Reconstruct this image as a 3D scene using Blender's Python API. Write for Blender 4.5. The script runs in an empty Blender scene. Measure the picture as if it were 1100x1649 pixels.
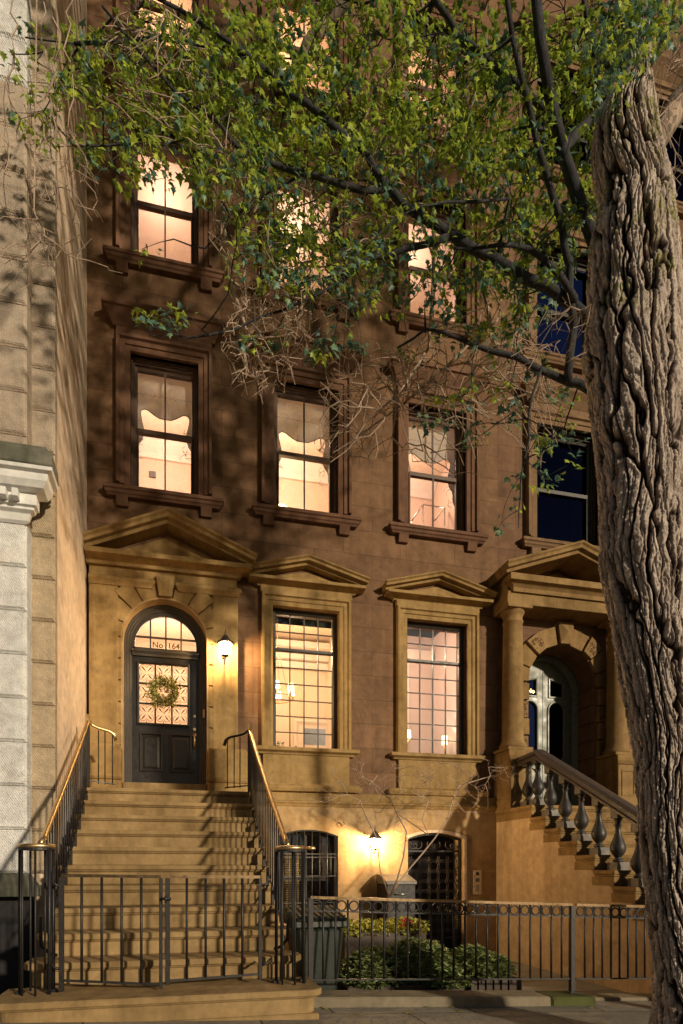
import bpy, bmesh, math, random
import numpy as np
from mathutils import Vector, Matrix, kdtree
from mathutils.geometry import tessellate_polygon

C = bpy.context.scene.collection
PI = math.pi
rnd = random.Random(7)

# ------------------------------------------------------------------ camera
CX, F, YH, TH, H = 480.0, 897.6, 1400.0, math.atan(190 / 897.6), 1.10
S_, C_ = math.sin(TH), math.cos(TH)
cam_d = bpy.data.cameras.new('camera'); cam = bpy.data.objects.new('camera', cam_d); C.objects.link(cam)
cam.location = (0, 0, H); cam.rotation_euler = (PI / 2, 0, -TH)
cam_d.sensor_fit = 'HORIZONTAL'; cam_d.sensor_width = 36.0; cam_d.lens = 36.0 * F / 1100
cam_d.shift_x = (550 - CX) / 1100; cam_d.shift_y = (YH - 824.5) / 1100
cam_d.clip_start = 0.05; cam_d.clip_end = 500
bpy.context.scene.camera = cam

# ------------------------------------------------------------------ sky, sun, exposure
SUN_DIR = Vector((-0.58, 1.0, -0.29)).normalized()
to_sun = -SUN_DIR
w = bpy.data.worlds.new('World'); bpy.context.scene.world = w; w.use_nodes = True
nt = w.node_tree; bg = nt.nodes['Background']
sky = nt.nodes.new('ShaderNodeTexSky'); sky.sky_type = 'NISHITA'; sky.sun_disc = False
sky.sun_elevation = math.asin(to_sun.z); sky.sun_rotation = math.atan2(to_sun.x, to_sun.y)
nt.links.new(sky.outputs[0], bg.inputs[0]); bg.inputs[1].default_value = 0.019
sd = bpy.data.lights.new('sun', 'SUN'); sd.energy = 2.3; sd.angle = math.radians(2.5); sd.color = (1.0, 0.83, 0.60)
sun = bpy.data.objects.new('sun', sd); C.objects.link(sun); sun.location = (20, -14, 20)
sun.rotation_euler = SUN_DIR.to_track_quat('-Z', 'Y').to_euler()
vs = bpy.context.scene.view_settings
vs.view_transform = 'Standard'; vs.look = 'None'; vs.exposure = 0.65; vs.gamma = 1.0
cy = bpy.context.scene.cycles
cy.max_bounces = 8; cy.diffuse_bounces = 4; cy.transparent_max_bounces = 12; cy.sample_clamp_indirect = 4.0
cy.use_denoising = True; cy.caustics_reflective = False; cy.caustics_refractive = False

def at(px, py, Y):
    """pixel of the photograph -> point in the vertical plane Y"""
    xc = (px - CX) / F; t = Y / (C_ - xc * S_)
    return Vector((t * (S_ + xc * C_), Y, H + t * (YH - py) / F))
def ax(px, Y): return at(px, YH, Y).x
def az(px, py, Y): return at(px, py, Y).z

# ------------------------------------------------------------------ object helpers
BASE = {}
def tag(o, label=None, cat=None, group=None, kind=None):
    if label: o['label'] = label
    if cat: o['category'] = cat
    if group: o['group'] = group
    if kind: o['kind'] = kind
    return o
def thing(name, label, cat, loc=(0, 0, 0), group=None):
    o = bpy.data.objects.new(name, None); C.objects.link(o); o.location = loc; o.empty_display_size = 0.1
    BASE[o.name] = Vector(loc); return tag(o, label, cat, group)
class MB:
    def __init__(s): s.v = []; s.f = []; s.sm = []
    def add(s, vs, fs, smooth=False):
        n = len(s.v); s.v += [tuple(p) for p in vs]; s.f += [tuple(i + n for i in f) for f in fs]; s.sm += [smooth] * len(fs); return s
    def box(s, x0, x1, y0, y1, z0, z1):
        if x0 > x1: x0, x1 = x1, x0
        if y0 > y1: y0, y1 = y1, y0
        if z0 > z1: z0, z1 = z1, z0
        return s.add([(x0,y0,z0),(x1,y0,z0),(x1,y1,z0),(x0,y1,z0),(x0,y0,z1),(x1,y0,z1),(x1,y1,z1),(x0,y1,z1)],
                     [(0,3,2,1),(4,5,6,7),(0,1,5,4),(1,2,6,5),(2,3,7,6),(3,0,4,7)])
    def hexa(s, b, t):
        """box with any bottom quad and top quad (counter-clockwise from above)"""
        return s.add(list(b) + list(t), [(0,3,2,1),(4,5,6,7),(0,1,5,4),(1,2,6,5),(2,3,7,6),(3,0,4,7)])
    def slab(s, outer, holes, y0, y1, back=True, outer_sides=True):
        """polygon in XZ with holes, from y0 (front) to y1"""
        loops = [list(outer)] + [list(h) for h in holes]
        flat = [p for l in loops for p in l]
        tris = tessellate_polygon([[Vector((x, z, 0)) for x, z in l] for l in loops])
        n = len(flat)
        V = [(x, y0, z) for x, z in flat] + [(x, y1, z) for x, z in flat]
        Fs = []
        for t in tris:
            a, b, c = (flat[i] for i in t)
            cr = (b[0]-a[0])*(c[1]-a[1]) - (b[1]-a[1])*(c[0]-a[0])
            if abs(cr) < 1e-12: continue
            t = tuple(t) if cr > 0 else tuple(reversed(t))
            Fs.append(t)
            if back: Fs.append(tuple(i + n for i in reversed(t)))
        k = 0
        for li, l in enumerate(loops):
            m = len(l)
            if li > 0 or outer_sides:
                ar = sum(l[i][0]*l[(i+1) % m][1] - l[(i+1) % m][0]*l[i][1] for i in range(m))
                for i in range(m):
                    a, b = k + i, k + (i + 1) % m
                    q = (a, a + n, b + n, b)
                    if (ar > 0) != (li == 0): q = tuple(reversed(q))
                    Fs.append(q)
            k += m
        return s.add(V, Fs)
    def prism(s, poly, axis, a, b):
        """polygon extruded along axis ('x': poly in (y,z); 'z': poly in (x,y))"""
        n = len(poly)
        if axis == 'x': V = [(a, p, q) for p, q in poly] + [(b, p, q) for p, q in poly]
        elif axis == 'y': V = [(p, a, q) for p, q in poly] + [(p, b, q) for p, q in poly]
        else: V = [(p, q, a) for p, q in poly] + [(p, q, b) for p, q in poly]
        return s.add(V, [tuple(range(n)), tuple(range(2*n-1, n-1, -1))] + [(i, i+n, (i+1) % n + n, (i+1) % n) for i in range(n)])
    def tube(s, pts, r, n=8, cap=True, closed=False):
        pts = [Vector(p) for p in pts]; m = len(pts)
        rs = r if isinstance(r, (list, tuple)) else [r] * m
        V = []; up = None
        for i, p in enumerate(pts):
            if closed: t = pts[(i+1) % m] - pts[i-1]
            else: t = pts[min(i+1, m-1)] - pts[max(i-1, 0)]
            if t.length < 1e-9: t = Vector((0, 0, 1))
            t.normalize()
            if up is None:
                up = Vector((0, 0, 1)) if abs(t.z) < .9 else Vector((0, 1, 0))
            a = (up - t * up.dot(t))
            if a.length < 1e-6: a = t.orthogonal()
            a.normalize(); up = a; b = t.cross(a)
            for k in range(n):
                q = 2*PI*k/n + (PI/4 if n == 4 else 0); V.append(p + (a*math.cos(q) + b*math.sin(q)) * rs[i])
        Fs = []
        for i in range(m if closed else m-1):
            j = (i+1) % m
            for k in range(n): Fs.append((i*n+k, i*n+(k+1) % n, j*n+(k+1) % n, j*n+k))
        if cap and not closed: Fs += [tuple(reversed(range(n))), tuple(range((m-1)*n, m*n))]
        return s.add(V, Fs, n > 4)
    def lathe(s, prof, c, n=20, sq=False):
        """(r,z) profile round the vertical through c"""
        V = []; m = len(prof)
        for r, z in prof:
            for k in range(n): q = 2*PI*k/n + (PI/n if n <= 6 else 0); V.append((c[0]+r*math.cos(q), c[1]+r*math.sin(q), c[2]+z))
        Fs = [(i*n+k, i*n+(k+1) % n, (i+1)*n+(k+1) % n, (i+1)*n+k) for i in range(m-1) for k in range(n)]
        Fs += [tuple(reversed(range(n))), tuple(range((m-1)*n, m*n))]
        return s.add(V, Fs, n > 6)
    def mould(s, x0, x1, yw, prof, left=True, right=True):
        """horizontal moulding on the wall yw, prof = [(projection, z)...] bottom to top; ends return to the wall with mitres"""
        V = []; n = len(prof)
        for e in range(4):
            for p, z in prof:
                x = (x0 - (p if left else 0)) if e < 2 else (x1 + (p if right else 0))
                V.append((x, yw if e in (0, 3) else yw - p, z))
        Fs = [(e*n+i, (e+1)*n+i, (e+1)*n+i+1, e*n+i+1) for e in range(3) for i in range(n-1)]
        Fs += [tuple(e*n for e in (3, 2, 1, 0)), tuple(e*n+n-1 for e in range(4))]
        return s.add(V, Fs)
    def sweep(s, path, prof, yw, closed=False):
        """sweep a section along a path in XZ; prof = [(u,v)...], u = offset to the left of the path, v = projection from wall"""
        m = len(path); n = len(prof); V = []
        P = [Vector((a, b)) for a, b in path]
        for i in range(m):
            d1 = (P[i] - P[i-1]) if (i > 0 or closed) else None
            d2 = (P[(i+1) % m] - P[i]) if (i < m-1 or closed) else None
            d1 = d1 or d2; d2 = d2 or d1; d1 = d1.normalized(); d2 = d2.normalized()
            n1 = Vector((-d1.y, d1.x)); n2 = Vector((-d2.y, d2.x)); mn = (n1 + n2).normalized(); k = 1 / max(.3, mn.dot(n1))
            for u, v in prof: q = P[i] + mn * (u * k); V.append((q.x, yw - v, q.y))
        Fs = []
        for i in range(m if closed else m-1):
            j = (i+1) % m
            for k in range(n): kk = (k+1) % n; Fs.append((i*n+k, j*n+k, j*n+kk, i*n+kk))
        if not closed: Fs += [tuple(range(n)), tuple(reversed(range((m-1)*n, m*n)))]
        return s.add(V, Fs)
    def mesh(s, name, mat, off=(0, 0, 0)):
        me = bpy.data.meshes.new(name); ox, oy, oz = off
        me.from_pydata([(a-ox, b-oy, c-oz) for a, b, c in s.v], [], s.f)
        me.polygons.foreach_set('use_smooth', s.sm)
        if mat: me.materials.append(mat)
        me.update(); return me
def fixn(me):
    bm = bmesh.new(); bm.from_mesh(me); bmesh.ops.recalc_face_normals(bm, faces=bm.faces); bm.to_mesh(me); bm.free()
def loose(name, mb, mat, parent, bevel=0):
    """each separate piece of the builder becomes a part of its own"""
    root = list(range(len(mb.v)))
    def find(i):
        while root[i] != i: root[i] = root[root[i]]; i = root[i]
        return i
    for f in mb.f:
        a = find(f[0])
        for i in f[1:]: root[find(i)] = a
    grp = {}
    for f, sm in zip(mb.f, mb.sm): grp.setdefault(find(f[0]), []).append((f, sm))
    for fs in grp.values():
        q = MB(); idx = {}
        for f, sm in fs:
            for i in f:
                if i not in idx: idx[i] = len(q.v); q.v.append(mb.v[i])
            q.f.append(tuple(idx[i] for i in f)); q.sm.append(sm)
        part(name, q, mat, parent, bevel=bevel)
def part(name, mb, mat, parent=None, label=None, bevel=0, fix=True, loc=None):
    """one mesh object; vertices given in world space"""
    if parent is not None: base = BASE[parent.name]
    else: base = Vector(loc) if loc is not None else Vector((0, 0, 0))
    me = mb.mesh(name, mat, base)
    if fix: fixn(me)
    o = bpy.data.objects.new(name, me); C.objects.link(o)
    if parent is not None: o.parent = parent
    else: o.location = base
    BASE[o.name] = base
    if label: o['label'] = label
    if bevel:
        b = o.modifiers.new('bevel', 'BEVEL'); b.width = bevel; b.segments = 1; b.limit_method = 'ANGLE'; b.angle_limit = math.radians(35); b.harden_normals = False
    return o
def inst(name, me, parent, loc, rotz=0, scale=1):
    """a child sharing mesh data; loc in world space"""
    o = bpy.data.objects.new(name, me); C.objects.link(o); o.parent = parent
    o.location = Vector(loc) - BASE[parent.name]; o.rotation_euler = (0, 0, rotz); o.scale = (scale,)*3 if not isinstance(scale, tuple) else scale
    BASE[o.name] = Vector(loc); return o
def copy_tree(o, parent=None):
    c = o.copy(); C.objects.link(c)
    if parent is not None: c.parent = parent
    for ch in list(o.children): copy_tree(ch, c)
    return c
def arcpts(cx, cz, r, a0, a1, n):
    return [(cx + r*math.cos(a0+(a1-a0)*i/n), cz + r*math.sin(a0+(a1-a0)*i/n)) for i in range(n+1)]

# ------------------------------------------------------------------ materials
def rgb(r, g, b): return (r, g, b, 1)
def newmat(name):
    m = bpy.data.materials.new(name); m.use_nodes = True; t = m.node_tree
    return m, t, t.nodes['Principled BSDF'], t.nodes['Material Output']
def N(t, typ, **kw):
    n = t.nodes.new(typ)
    for k, v in kw.items():
        if k.startswith('i_'): n.inputs[k[2:]].default_value = v
        else: setattr(n, k, v)
    return n
def pos(t, scale=(1, 1, 1), rot=(0, 0, 0)):
    g = N(t, 'ShaderNodeNewGeometry'); mp = N(t, 'ShaderNodeMapping'); mp.inputs['Scale'].default_value = scale; mp.inputs['Rotation'].default_value = rot
    t.links.new(g.outputs['Position'], mp.inputs['Vector']); return mp.outputs[0]
def noise(t, vec, scale, detail=5, rough=.55, dist=0):
    n = N(t, 'ShaderNodeTexNoise'); n.inputs['Scale'].default_value = scale; n.inputs['Detail'].default_value = detail
    n.inputs['Roughness'].default_value = rough; n.inputs['Distortion'].default_value = dist
    t.links.new(vec, n.inputs['Vector']); return n.outputs[0]
def ramp(t, val, stops):
    r = N(t, 'ShaderNodeValToRGB'); cr = r.color_ramp
    cr.elements[0].position, cr.elements[0].color = stops[0]; cr.elements[1].position, cr.elements[1].color = stops[-1]
    for p, c in stops[1:-1]: e = cr.elements.new(p); e.color = c
    t.links.new(val, r.inputs[0]); return r.outputs[0]
def mix(t, fac, a, b, mode='MIX'):
    m = N(t, 'ShaderNodeMix', data_type='RGBA', blend_type=mode)
    for i, v in ((0, fac), (6, a), (7, b)):
        if isinstance(v, (float, int, tuple)): m.inputs[i].default_value = v
        else: t.links.new(v, m.inputs[i])
    return m.outputs[2]
def math_(t, op, a, b=0.0):
    m = N(t, 'ShaderNodeMath', operation=op)
    for i, v in ((0, a), (1, b)):
        if isinstance(v, (float, int)): m.inputs[i].default_value = v
        else: t.links.new(v, m.inputs[i])
    return m.outputs[0]
def bump(t, h, strength, dist, nrm=None):
    b = N(t, 'ShaderNodeBump'); b.inputs['Strength'].default_value = strength; b.inputs['Distance'].default_value = dist
    t.links.new(h, b.inputs['Height'])
    if nrm is not None: t.links.new(nrm, b.inputs['Normal'])
    return b.outputs[0]
def stone(name, c1, c2, rough=.9, grain=.004, blocks=None, joint=.55, streak=.25, dirt=(.5, .45, .4), stipple=0, rotx=True):
    m, t, p, o = newmat(name)
    P = pos(t)
    big = noise(t, P, 1.3, 6, .6); col = ramp(t, big, [(.3, rgb(*c1)), (.7, rgb(*c2))])
    st = noise(t, pos(t, (6, 6, .6)), 1.0, 5, .6)
    col = mix(t, math_(t, 'MULTIPLY', ramp(t, st, [(.45, rgb(0,0,0)), (.75, rgb(1,1,1))]), streak), col, mix(t, 1.0, col, rgb(*dirt), 'MULTIPLY'))
    med = noise(t, P, 9, 6, .65)
    col = mix(t, .55, col, ramp(t, med, [(.25, rgb(.45,.45,.45)), (.75, rgb(1.25,1.25,1.25))]), 'MULTIPLY')
    pt = noise(t, P, .55, 8, .75, 1.5)
    col = mix(t, .5, col, ramp(t, pt, [(.40, rgb(.62,.60,.58)), (.47, rgb(.95,.95,.95)), (.56, rgb(1.0,1.0,1.0)), (.62, rgb(1.18,1.12,1.05))]), 'MULTIPLY')
    fine = noise(t, P, 140, 3, .7)
    col = mix(t, .35, col, ramp(t, fine, [(.3, rgb(.6,.6,.6)), (.7, rgb(1.2,1.2,1.2))]), 'MULTIPLY')
    h = math_(t, 'ADD', math_(t, 'MULTIPLY', fine, .25), math_(t, 'MULTIPLY', med, .8))
    nrm = bump(t, h, .8, grain)
    if blocks:
        bw, bh = blocks
        sx = N(t, 'ShaderNodeSeparateXYZ'); t.links.new(P, sx.inputs[0])
        cb = N(t, 'ShaderNodeCombineXYZ')
        t.links.new(math_(t, 'ADD', sx.outputs[0], sx.outputs[1]), cb.inputs[0]); t.links.new(sx.outputs[2], cb.inputs[1])
        br = N(t, 'ShaderNodeTexBrick'); br.inputs['Scale'].default_value = 1; br.inputs['Mortar Size'].default_value = .004
        br.inputs['Mortar Smooth'].default_value = .3; br.inputs['Brick Width'].default_value = bw; br.inputs['Row Height'].default_value = bh
        br.inputs['Color1'].default_value = rgb(.86,.86,.86); br.inputs['Color2'].default_value = rgb(1.1,1.1,1.1); br.inputs['Mortar'].default_value = rgb(joint,joint,joint)
        t.links.new(cb.outputs[0], br.inputs['Vector'])
        col = mix(t, 1.0, col, br.outputs[0], 'MULTIPLY')
        nrm = bump(t, math_(t, 'SUBTRACT', 1.0, br.outputs[1]), .5, .006, nrm)
    if stipple:
        a = N(t, 'ShaderNodeTexVoronoi'); a.inputs['Scale'].default_value = stipple; t.links.new(pos(t, (1, 1, 1), (0, .6, 0)), a.inputs['Vector'])
        a.inputs['Randomness'].default_value = .35
        nrm = bump(t, a.outputs['Distance'], 1.0, .012, nrm)
        col = mix(t, .5, col, ramp(t, a.outputs['Distance'], [(.0, rgb(.55,.55,.55)), (.5, rgb(1.15,1.15,1.15))]), 'MULTIPLY')
    t.links.new(col, p.inputs['Base Color']); p.inputs['Roughness'].default_value = rough; t.links.new(nrm, p.inputs['Normal'])
    p.inputs['Specular IOR Level'].default_value = .25
    return m
def paint(name, c, rough=.4, metal=0, var=.15, bumpd=.0008, nscale=30, spec=.5):
    m, t, p, o = newmat(name); P = pos(t)
    n = noise(t, P, nscale, 5, .6); lo = tuple(x*(1-var) for x in c); hi = tuple(min(1, x*(1+var)) for x in c)
    t.links.new(ramp(t, n, [(.3, rgb(*lo)), (.7, rgb(*hi))]), p.inputs['Base Color'])
    p.inputs['Roughness'].default_value = rough; p.inputs['Metallic'].default_value = metal; p.inputs['Specular IOR Level'].default_value = spec
    t.links.new(ramp(t, noise(t, P, nscale*.5, 4), [(.3, rgb(*(rough*.75,)*3)), (.7, rgb(*(min(1, rough*1.3),)*3))]), p.inputs['Roughness'])
    if bumpd: t.links.new(bump(t, noise(t, P, nscale*4, 4), .6, bumpd), p.inputs['Normal'])
    return m
def emit(name, c, s):
    m, t, p, o = newmat(name); p.inputs['Base Color'].default_value = rgb(*c)
    p.inputs['Emission Color'].default_value = rgb(*c); p.inputs['Emission Strength'].default_value = s; return m
def glass(name, tint=(1, 1, 1), refl=.12, em=None, ems=0, gc=(1, 1, 1)):
    m, t, p, o = newmat(name); t.nodes.remove(p)
    tr = N(t, 'ShaderNodeBsdfTransparent'); tr.inputs[0].default_value = rgb(*tint)
    gl = N(t, 'ShaderNodeBsdfGlossy'); gl.inputs[1].default_value = .03; gl.inputs[0].default_value = rgb(*gc)
    fr = N(t, 'ShaderNodeFresnel'); fr.inputs[0].default_value = 1.5
    t.links.new(bump(t, noise(t, pos(t), 2.2, 2), .2, .02), gl.inputs['Normal'])
    mx = N(t, 'ShaderNodeMixShader'); t.links.new(math_(t, 'ADD', fr.outputs[0], refl), mx.inputs[0]); t.links.new(tr.outputs[0], mx.inputs[1]); t.links.new(gl.outputs[0], mx.inputs[2])
    out = mx.outputs[0]
    if em:
        e = N(t, 'ShaderNodeEmission'); e.inputs[0].default_value = rgb(*em); e.inputs[1].default_value = ems
        a = N(t, 'ShaderNodeAddShader'); t.links.new(out, a.inputs[0]); t.links.new(e.outputs[0], a.inputs[1]); out = a.outputs[0]
    t.links.new(out, o.inputs[0]); return m

M = {}
M['brown'] = stone('brownstone wall', (.175, .098, .054), (.25, .145, .082), blocks=(.92, .37), streak=.4)
M['browntrim'] = stone('brownstone trim', (.16, .084, .052), (.22, .12, .075), streak=.5, grain=.003)
M['lamplittrim'] = stone('lamplit brownstone', (.31, .20, .075), (.45, .305, .13), streak=.6, dirt=(.42, .34, .26))  # one stone with the upper trim; lamp light is put into this colour
M['step'] = stone('stair stone', (.25, .165, .07), (.42, .29, .14), streak=.6, dirt=(.45, .4, .33), grain=.006)
M['base'] = stone('basement stucco', (.44, .29, .14), (.54, .38, .20), streak=.4, dirt=(.6, .45, .3), grain=.005)
M['sidewall'] = stone('neighbour stucco', (.74, .57, .41), (.84, .67, .51), streak=.18, dirt=(.8, .7, .6), grain=.0007)
M['nbrown'] = stone('neighbour brownstone', (.15, .085, .052), (.22, .125, .075), blocks=(1.0, .42), streak=.4)
M['ntrim'] = stone('neighbour trim', (.24, .15, .06), (.36, .235, .10), streak=.6, dirt=(.42, .34, .26))
M['nstoop'] = stone('neighbour stoop wall', (.50, .36, .22), (.62, .46, .29), streak=.5, dirt=(.6, .5, .38))
M['quoin'] = stone('quoin stone', (.42, .33, .22), (.54, .43, .30), streak=.3, stipple=55)
M['quoinwhite'] = stone('white quoin stone', (.68, .68, .67), (.82, .82, .80), streak=.3, stipple=55, dirt=(.6, .6, .6))
M['quoinbrown'] = stone('weathered quoin stone', (.44, .36, .28), (.58, .48, .38), streak=.4, stipple=70)
M['white'] = paint('white painted stone', (.72, .72, .70), .6, var=.12, bumpd=.002, nscale=12)
M['moss'] = stone('mossy stone', (.09, .095, .07), (.26, .25, .20), streak=.7, dirt=(.3, .35, .2), grain=.01)
M['curb'] = stone('curb stone', (.20, .17, .12), (.30, .25, .17), streak=.2, grain=.008)
M['green'] = stone('moss on curb', (.05, .06, .02), (.11, .12, .035), grain=.012)
M['nupper'] = stone('neighbour upper trim', (.19, .115, .062), (.27, .17, .095), streak=.5)
M['dark'] = stone('shaded stone', (.03, .03, .035), (.06, .055, .055))
M['iron'] = paint('black iron', (.012, .011, .012), .5, var=.3, bumpd=.001, nscale=60)
M['ironmid'] = paint('grey iron', (.10, .09, .085), .4, .6, var=.3)
M['brass'] = paint('polished brass', (.66, .47, .24), .38, 1.0, var=.12, bumpd=0)
M['railbrass'] = paint('worn bronze rail', (.16, .11, .06), .35, .8, var=.3)
M['doorpaint'] = paint('black door paint', (.016, .014, .013), .38, var=.2, bumpd=.0006)
M['doorframe'] = paint('charcoal frame paint', (.05, .043, .037), .45, var=.15, bumpd=.0006)
M['sash'] = paint('dark sash paint', (.035, .028, .022), .45, var=.2)
M['sashbrown'] = paint('brown sash paint', (.10, .058, .038), .5, var=.2)
M['greendoor'] = paint('old green door paint', (.085, .10, .07), .42, var=.25, bumpd=.001, nscale=14)
M['glass'] = glass('window glass')
M['darkglass'] = glass('dark window glass', (.4, .5, .8), .10, gc=(.05, .08, .22))  # blue sky reflection put into the glass tint
M['baseglass'] = glass('basement glass', (.8, .8, .85), .04, gc=(.4, .5, .8))
M['plaster'] = paint('warm plaster', (.72, .55, .43), .8, var=.03, bumpd=0, nscale=2)
M['plaster2'] = paint('cream plaster', (.78, .64, .48), .8, var=.03, bumpd=0, nscale=2)
M['mauve'] = paint('mauve plaster', (.62, .50, .45), .8, var=.04, bumpd=0, nscale=2)
M['darkroom'] = paint('unlit room', (.05, .05, .06), .9, var=.1, bumpd=0)
M['trimwhite'] = paint('white woodwork', (.78, .70, .62), .6, var=.03, bumpd=0, nscale=3)
M['bulb'] = emit('lantern bulb', (1, .78, .42), 60)
M['lampglass'] = glass('lantern glass', (1, .93, .8), .03, (1, .70, .36), 3.6)
M['shade'] = emit('lit lamp shade', (1, .72, .36), 2.6)
M['plastic'] = paint('green grey plastic', (.02, .028, .022), .5, var=.2, bumpd=.002, nscale=20)
M['steel'] = paint('steel', (.55, .53, .5), .3, .9, var=.1)
M['greymetal'] = paint('grey lid', (.15, .14, .13), .5, .3, var=.15)
M['soil'] = stone('soil', (.03, .02, .012), (.06, .04, .025), grain=.02)
M['wood'] = paint('dark planter wood', (.045, .028, .018), .6, var=.4, nscale=8, bumpd=.003)
M['stonebal'] = paint('dark grey baluster stone', (.026, .024, .023), .5, var=.22, bumpd=.0012, nscale=25)
M['railstone'] = paint('dark rail paint', (.075, .06, .052), .42, var=.25, bumpd=.0015, nscale=18)
M['plinthgrey'] = paint('grey baluster plinth', (.14, .125, .11), .6, var=.2, bumpd=.002)

def leafmat(name, c1, c2, c3, trans=.35, scale=9, rough=.45):
    m, t, p, o = newmat(name); P = pos(t)
    n = noise(t, P, scale, 3, .6); n2 = noise(t, P, scale*4, 2)
    col = ramp(t, math_(t, 'ADD', math_(t, 'MULTIPLY', n, .7), math_(t, 'MULTIPLY', n2, .3)), [(.36, rgb(*c1)), (.5, rgb(*c2)), (.64, rgb(*c3))])
    t.links.new(col, p.inputs['Base Color']); p.inputs['Roughness'].default_value = rough; p.inputs['Specular IOR Level'].default_value = .4
    tl = N(t, 'ShaderNodeBsdfTranslucent'); t.links.new(col, tl.inputs[0])
    mx = N(t, 'ShaderNodeMixShader'); mx.inputs[0].default_value = trans
    t.links.new(p.outputs[0], mx.inputs[1]); t.links.new(tl.outputs[0], mx.inputs[2]); t.links.new(mx.outputs[0], o.inputs[0]); return m
M['leaf'] = leafmat('young tree leaves', (.08, .15, .045), (.30, .42, .055), (.62, .70, .09), .48)
M['leafblue'] = leafmat('blue lit tree leaves', (.04, .10, .09), (.10, .21, .15), (.22, .34, .16), .3)  # same leaves lower down, with bluish light put into their colour
M['shrub'] = leafmat('evergreen shrub leaves', (.12, .17, .05), (.27, .34, .12), (.52, .56, .30), .15, 14, .3)
M['flower'] = leafmat('pansy foliage', (.10, .14, .02), (.30, .30, .04), (.55, .45, .06), .2, 16)
M['red'] = paint('red petals', (.55, .03, .03), .6)
M['wreath'] = leafmat('wreath leaves', (.14, .16, .03), (.30, .30, .07), (.48, .44, .12), .2, 30)
M['berry'] = paint('pale berries', (.85, .78, .50), .35, var=.1)
def barkmat(name, c1, c2, c3, sc=14, moss=0):
    m, t, p, o = newmat(name); P = pos(t, (1, 1, .3))
    n = noise(t, P, sc, 8, .7, .6); col = ramp(t, n, [(.3, rgb(*c1)), (.5, rgb(*c2)), (.72, rgb(*c3))])
    n2 = noise(t, pos(t), 70, 5, .7)
    col = mix(t, .6, col, ramp(t, n2, [(.25, rgb(.4,.4,.4)), (.75, rgb(1.3,1.3,1.3))]), 'MULTIPLY')
    if moss:
        g = N(t, 'ShaderNodeNewGeometry'); sx = N(t, 'ShaderNodeSeparateXYZ'); t.links.new(g.outputs['Position'], sx.inputs[0])
        hz = math_(t, 'MULTIPLY', math_(t, 'SUBTRACT', sx.outputs[2], 3.9), .9)
        k = math_(t, 'MULTIPLY', ramp(t, noise(t, pos(t), 5, 5, .7), [(.5, rgb(0,0,0)), (.62, rgb(1,1,1))]), math_(t, 'MINIMUM', math_(t, 'MAXIMUM', hz, .0), .8))
        col = mix(t, k, col, rgb(.14, .15, .02))
    t.links.new(col, p.inputs['Base Color']); p.inputs['Roughness'].default_value = .95; p.inputs['Specular IOR Level'].default_value = .15
    t.links.new(bump(t, math_(t, 'ADD', n, math_(t, 'MULTIPLY', n2, .5)), .9, .012), p.inputs['Normal']); return m
M['bark'] = barkmat('furrowed bark', (.17, .14, .12), (.33, .285, .25), (.50, .45, .40), moss=1)
M['boughbark'] = barkmat('furrowed bark on the bough', (.10, .08, .06), (.24, .19, .15), (.38, .31, .26), 22)
M['limb'] = barkmat('dark limb bark', (.025, .026, .03), (.055, .055, .06), (.09, .09, .085), 30)
M['twig'] = barkmat('pale twig bark', (.34, .24, .17), (.50, .38, .29), (.62, .50, .40), 40)

# ================================================================== SETTING
YW = 8.15
SLOPE = -0.045
def gz(x): return SLOPE * x
def pavemat():
    m, t, p, o = newmat('flagstone pavement'); P = pos(t)
    br = N(t, 'ShaderNodeTexBrick'); br.inputs['Scale'].default_value = 1; br.inputs['Brick Width'].default_value = 1.25; br.inputs['Row Height'].default_value = .62
    br.inputs['Mortar Size'].default_value = .007; br.inputs['Mortar Smooth'].default_value = .2
    br.inputs['Color1'].default_value = rgb(.21, .195, .165); br.inputs['Color2'].default_value = rgb(.30, .275, .23); br.inputs['Mortar'].default_value = rgb(.03, .03, .02)
    d = N(t, 'ShaderNodeVectorMath', operation='ADD'); nn = N(t, 'ShaderNodeTexNoise'); nn.inputs['Scale'].default_value = 1.7; t.links.new(P, nn.inputs['Vector'])
    sc = N(t, 'ShaderNodeVectorMath', operation='SCALE'); sc.inputs['Scale'].default_value = .08; t.links.new(nn.outputs[1], sc.inputs[0])
    t.links.new(P, d.inputs[0]); t.links.new(sc.outputs[0], d.inputs[1]); t.links.new(d.outputs[0], br.inputs['Vector'])
    col = mix(t, .7, br.outputs[0], ramp(t, noise(t, P, 3, 8, .7), [(.3, rgb(.5,.5,.5)), (.7, rgb(1.2,1.15,1.1))]), 'MULTIPLY')
    col = mix(t, .4, col, ramp(t, noise(t, P, 90, 4, .7), [(.3, rgb(.5,.5,.5)), (.7, rgb(1.2,1.2,1.2))]), 'MULTIPLY')
    t.links.new(col, p.inputs['Base Color']); p.inputs['Roughness'].default_value = .75
    h = math_(t, 'ADD', math_(t, 'MULTIPLY', math_(t, 'SUBTRACT', 1.0, br.outputs[1]), .6), noise(t, P, 7, 8, .65))
    t.links.new(bump(t, h, .8, .02), p.inputs['Normal']); return m
M['pave'] = pavemat()
mb = MB(); xs = [-60, -1.6, 4.0, 60]
mb.add([(x, y, gz(x)) for x in (-60, 60) for y in (-4, 4.72)], [(0, 2, 3, 1)])
tag(part('sidewalk', mb, M['pave']), kind='structure')
mb = MB().add([(x, y, gz(x) - .16) for x in (-120, 120) for y in (-120, -3.85)], [(0, 2, 3, 1)])
M['asphalt'] = stone('asphalt', (.04, .04, .04), (.06, .06, .06), grain=.01)
tag(part('road', mb, M['asphalt']), kind='structure')
mb = MB().add([(x, y, -.29 if x > 0 else -.05) for x in (1.0, 12) for y in (4.72, 9.4)], [(0, 2, 3, 1)])
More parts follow.
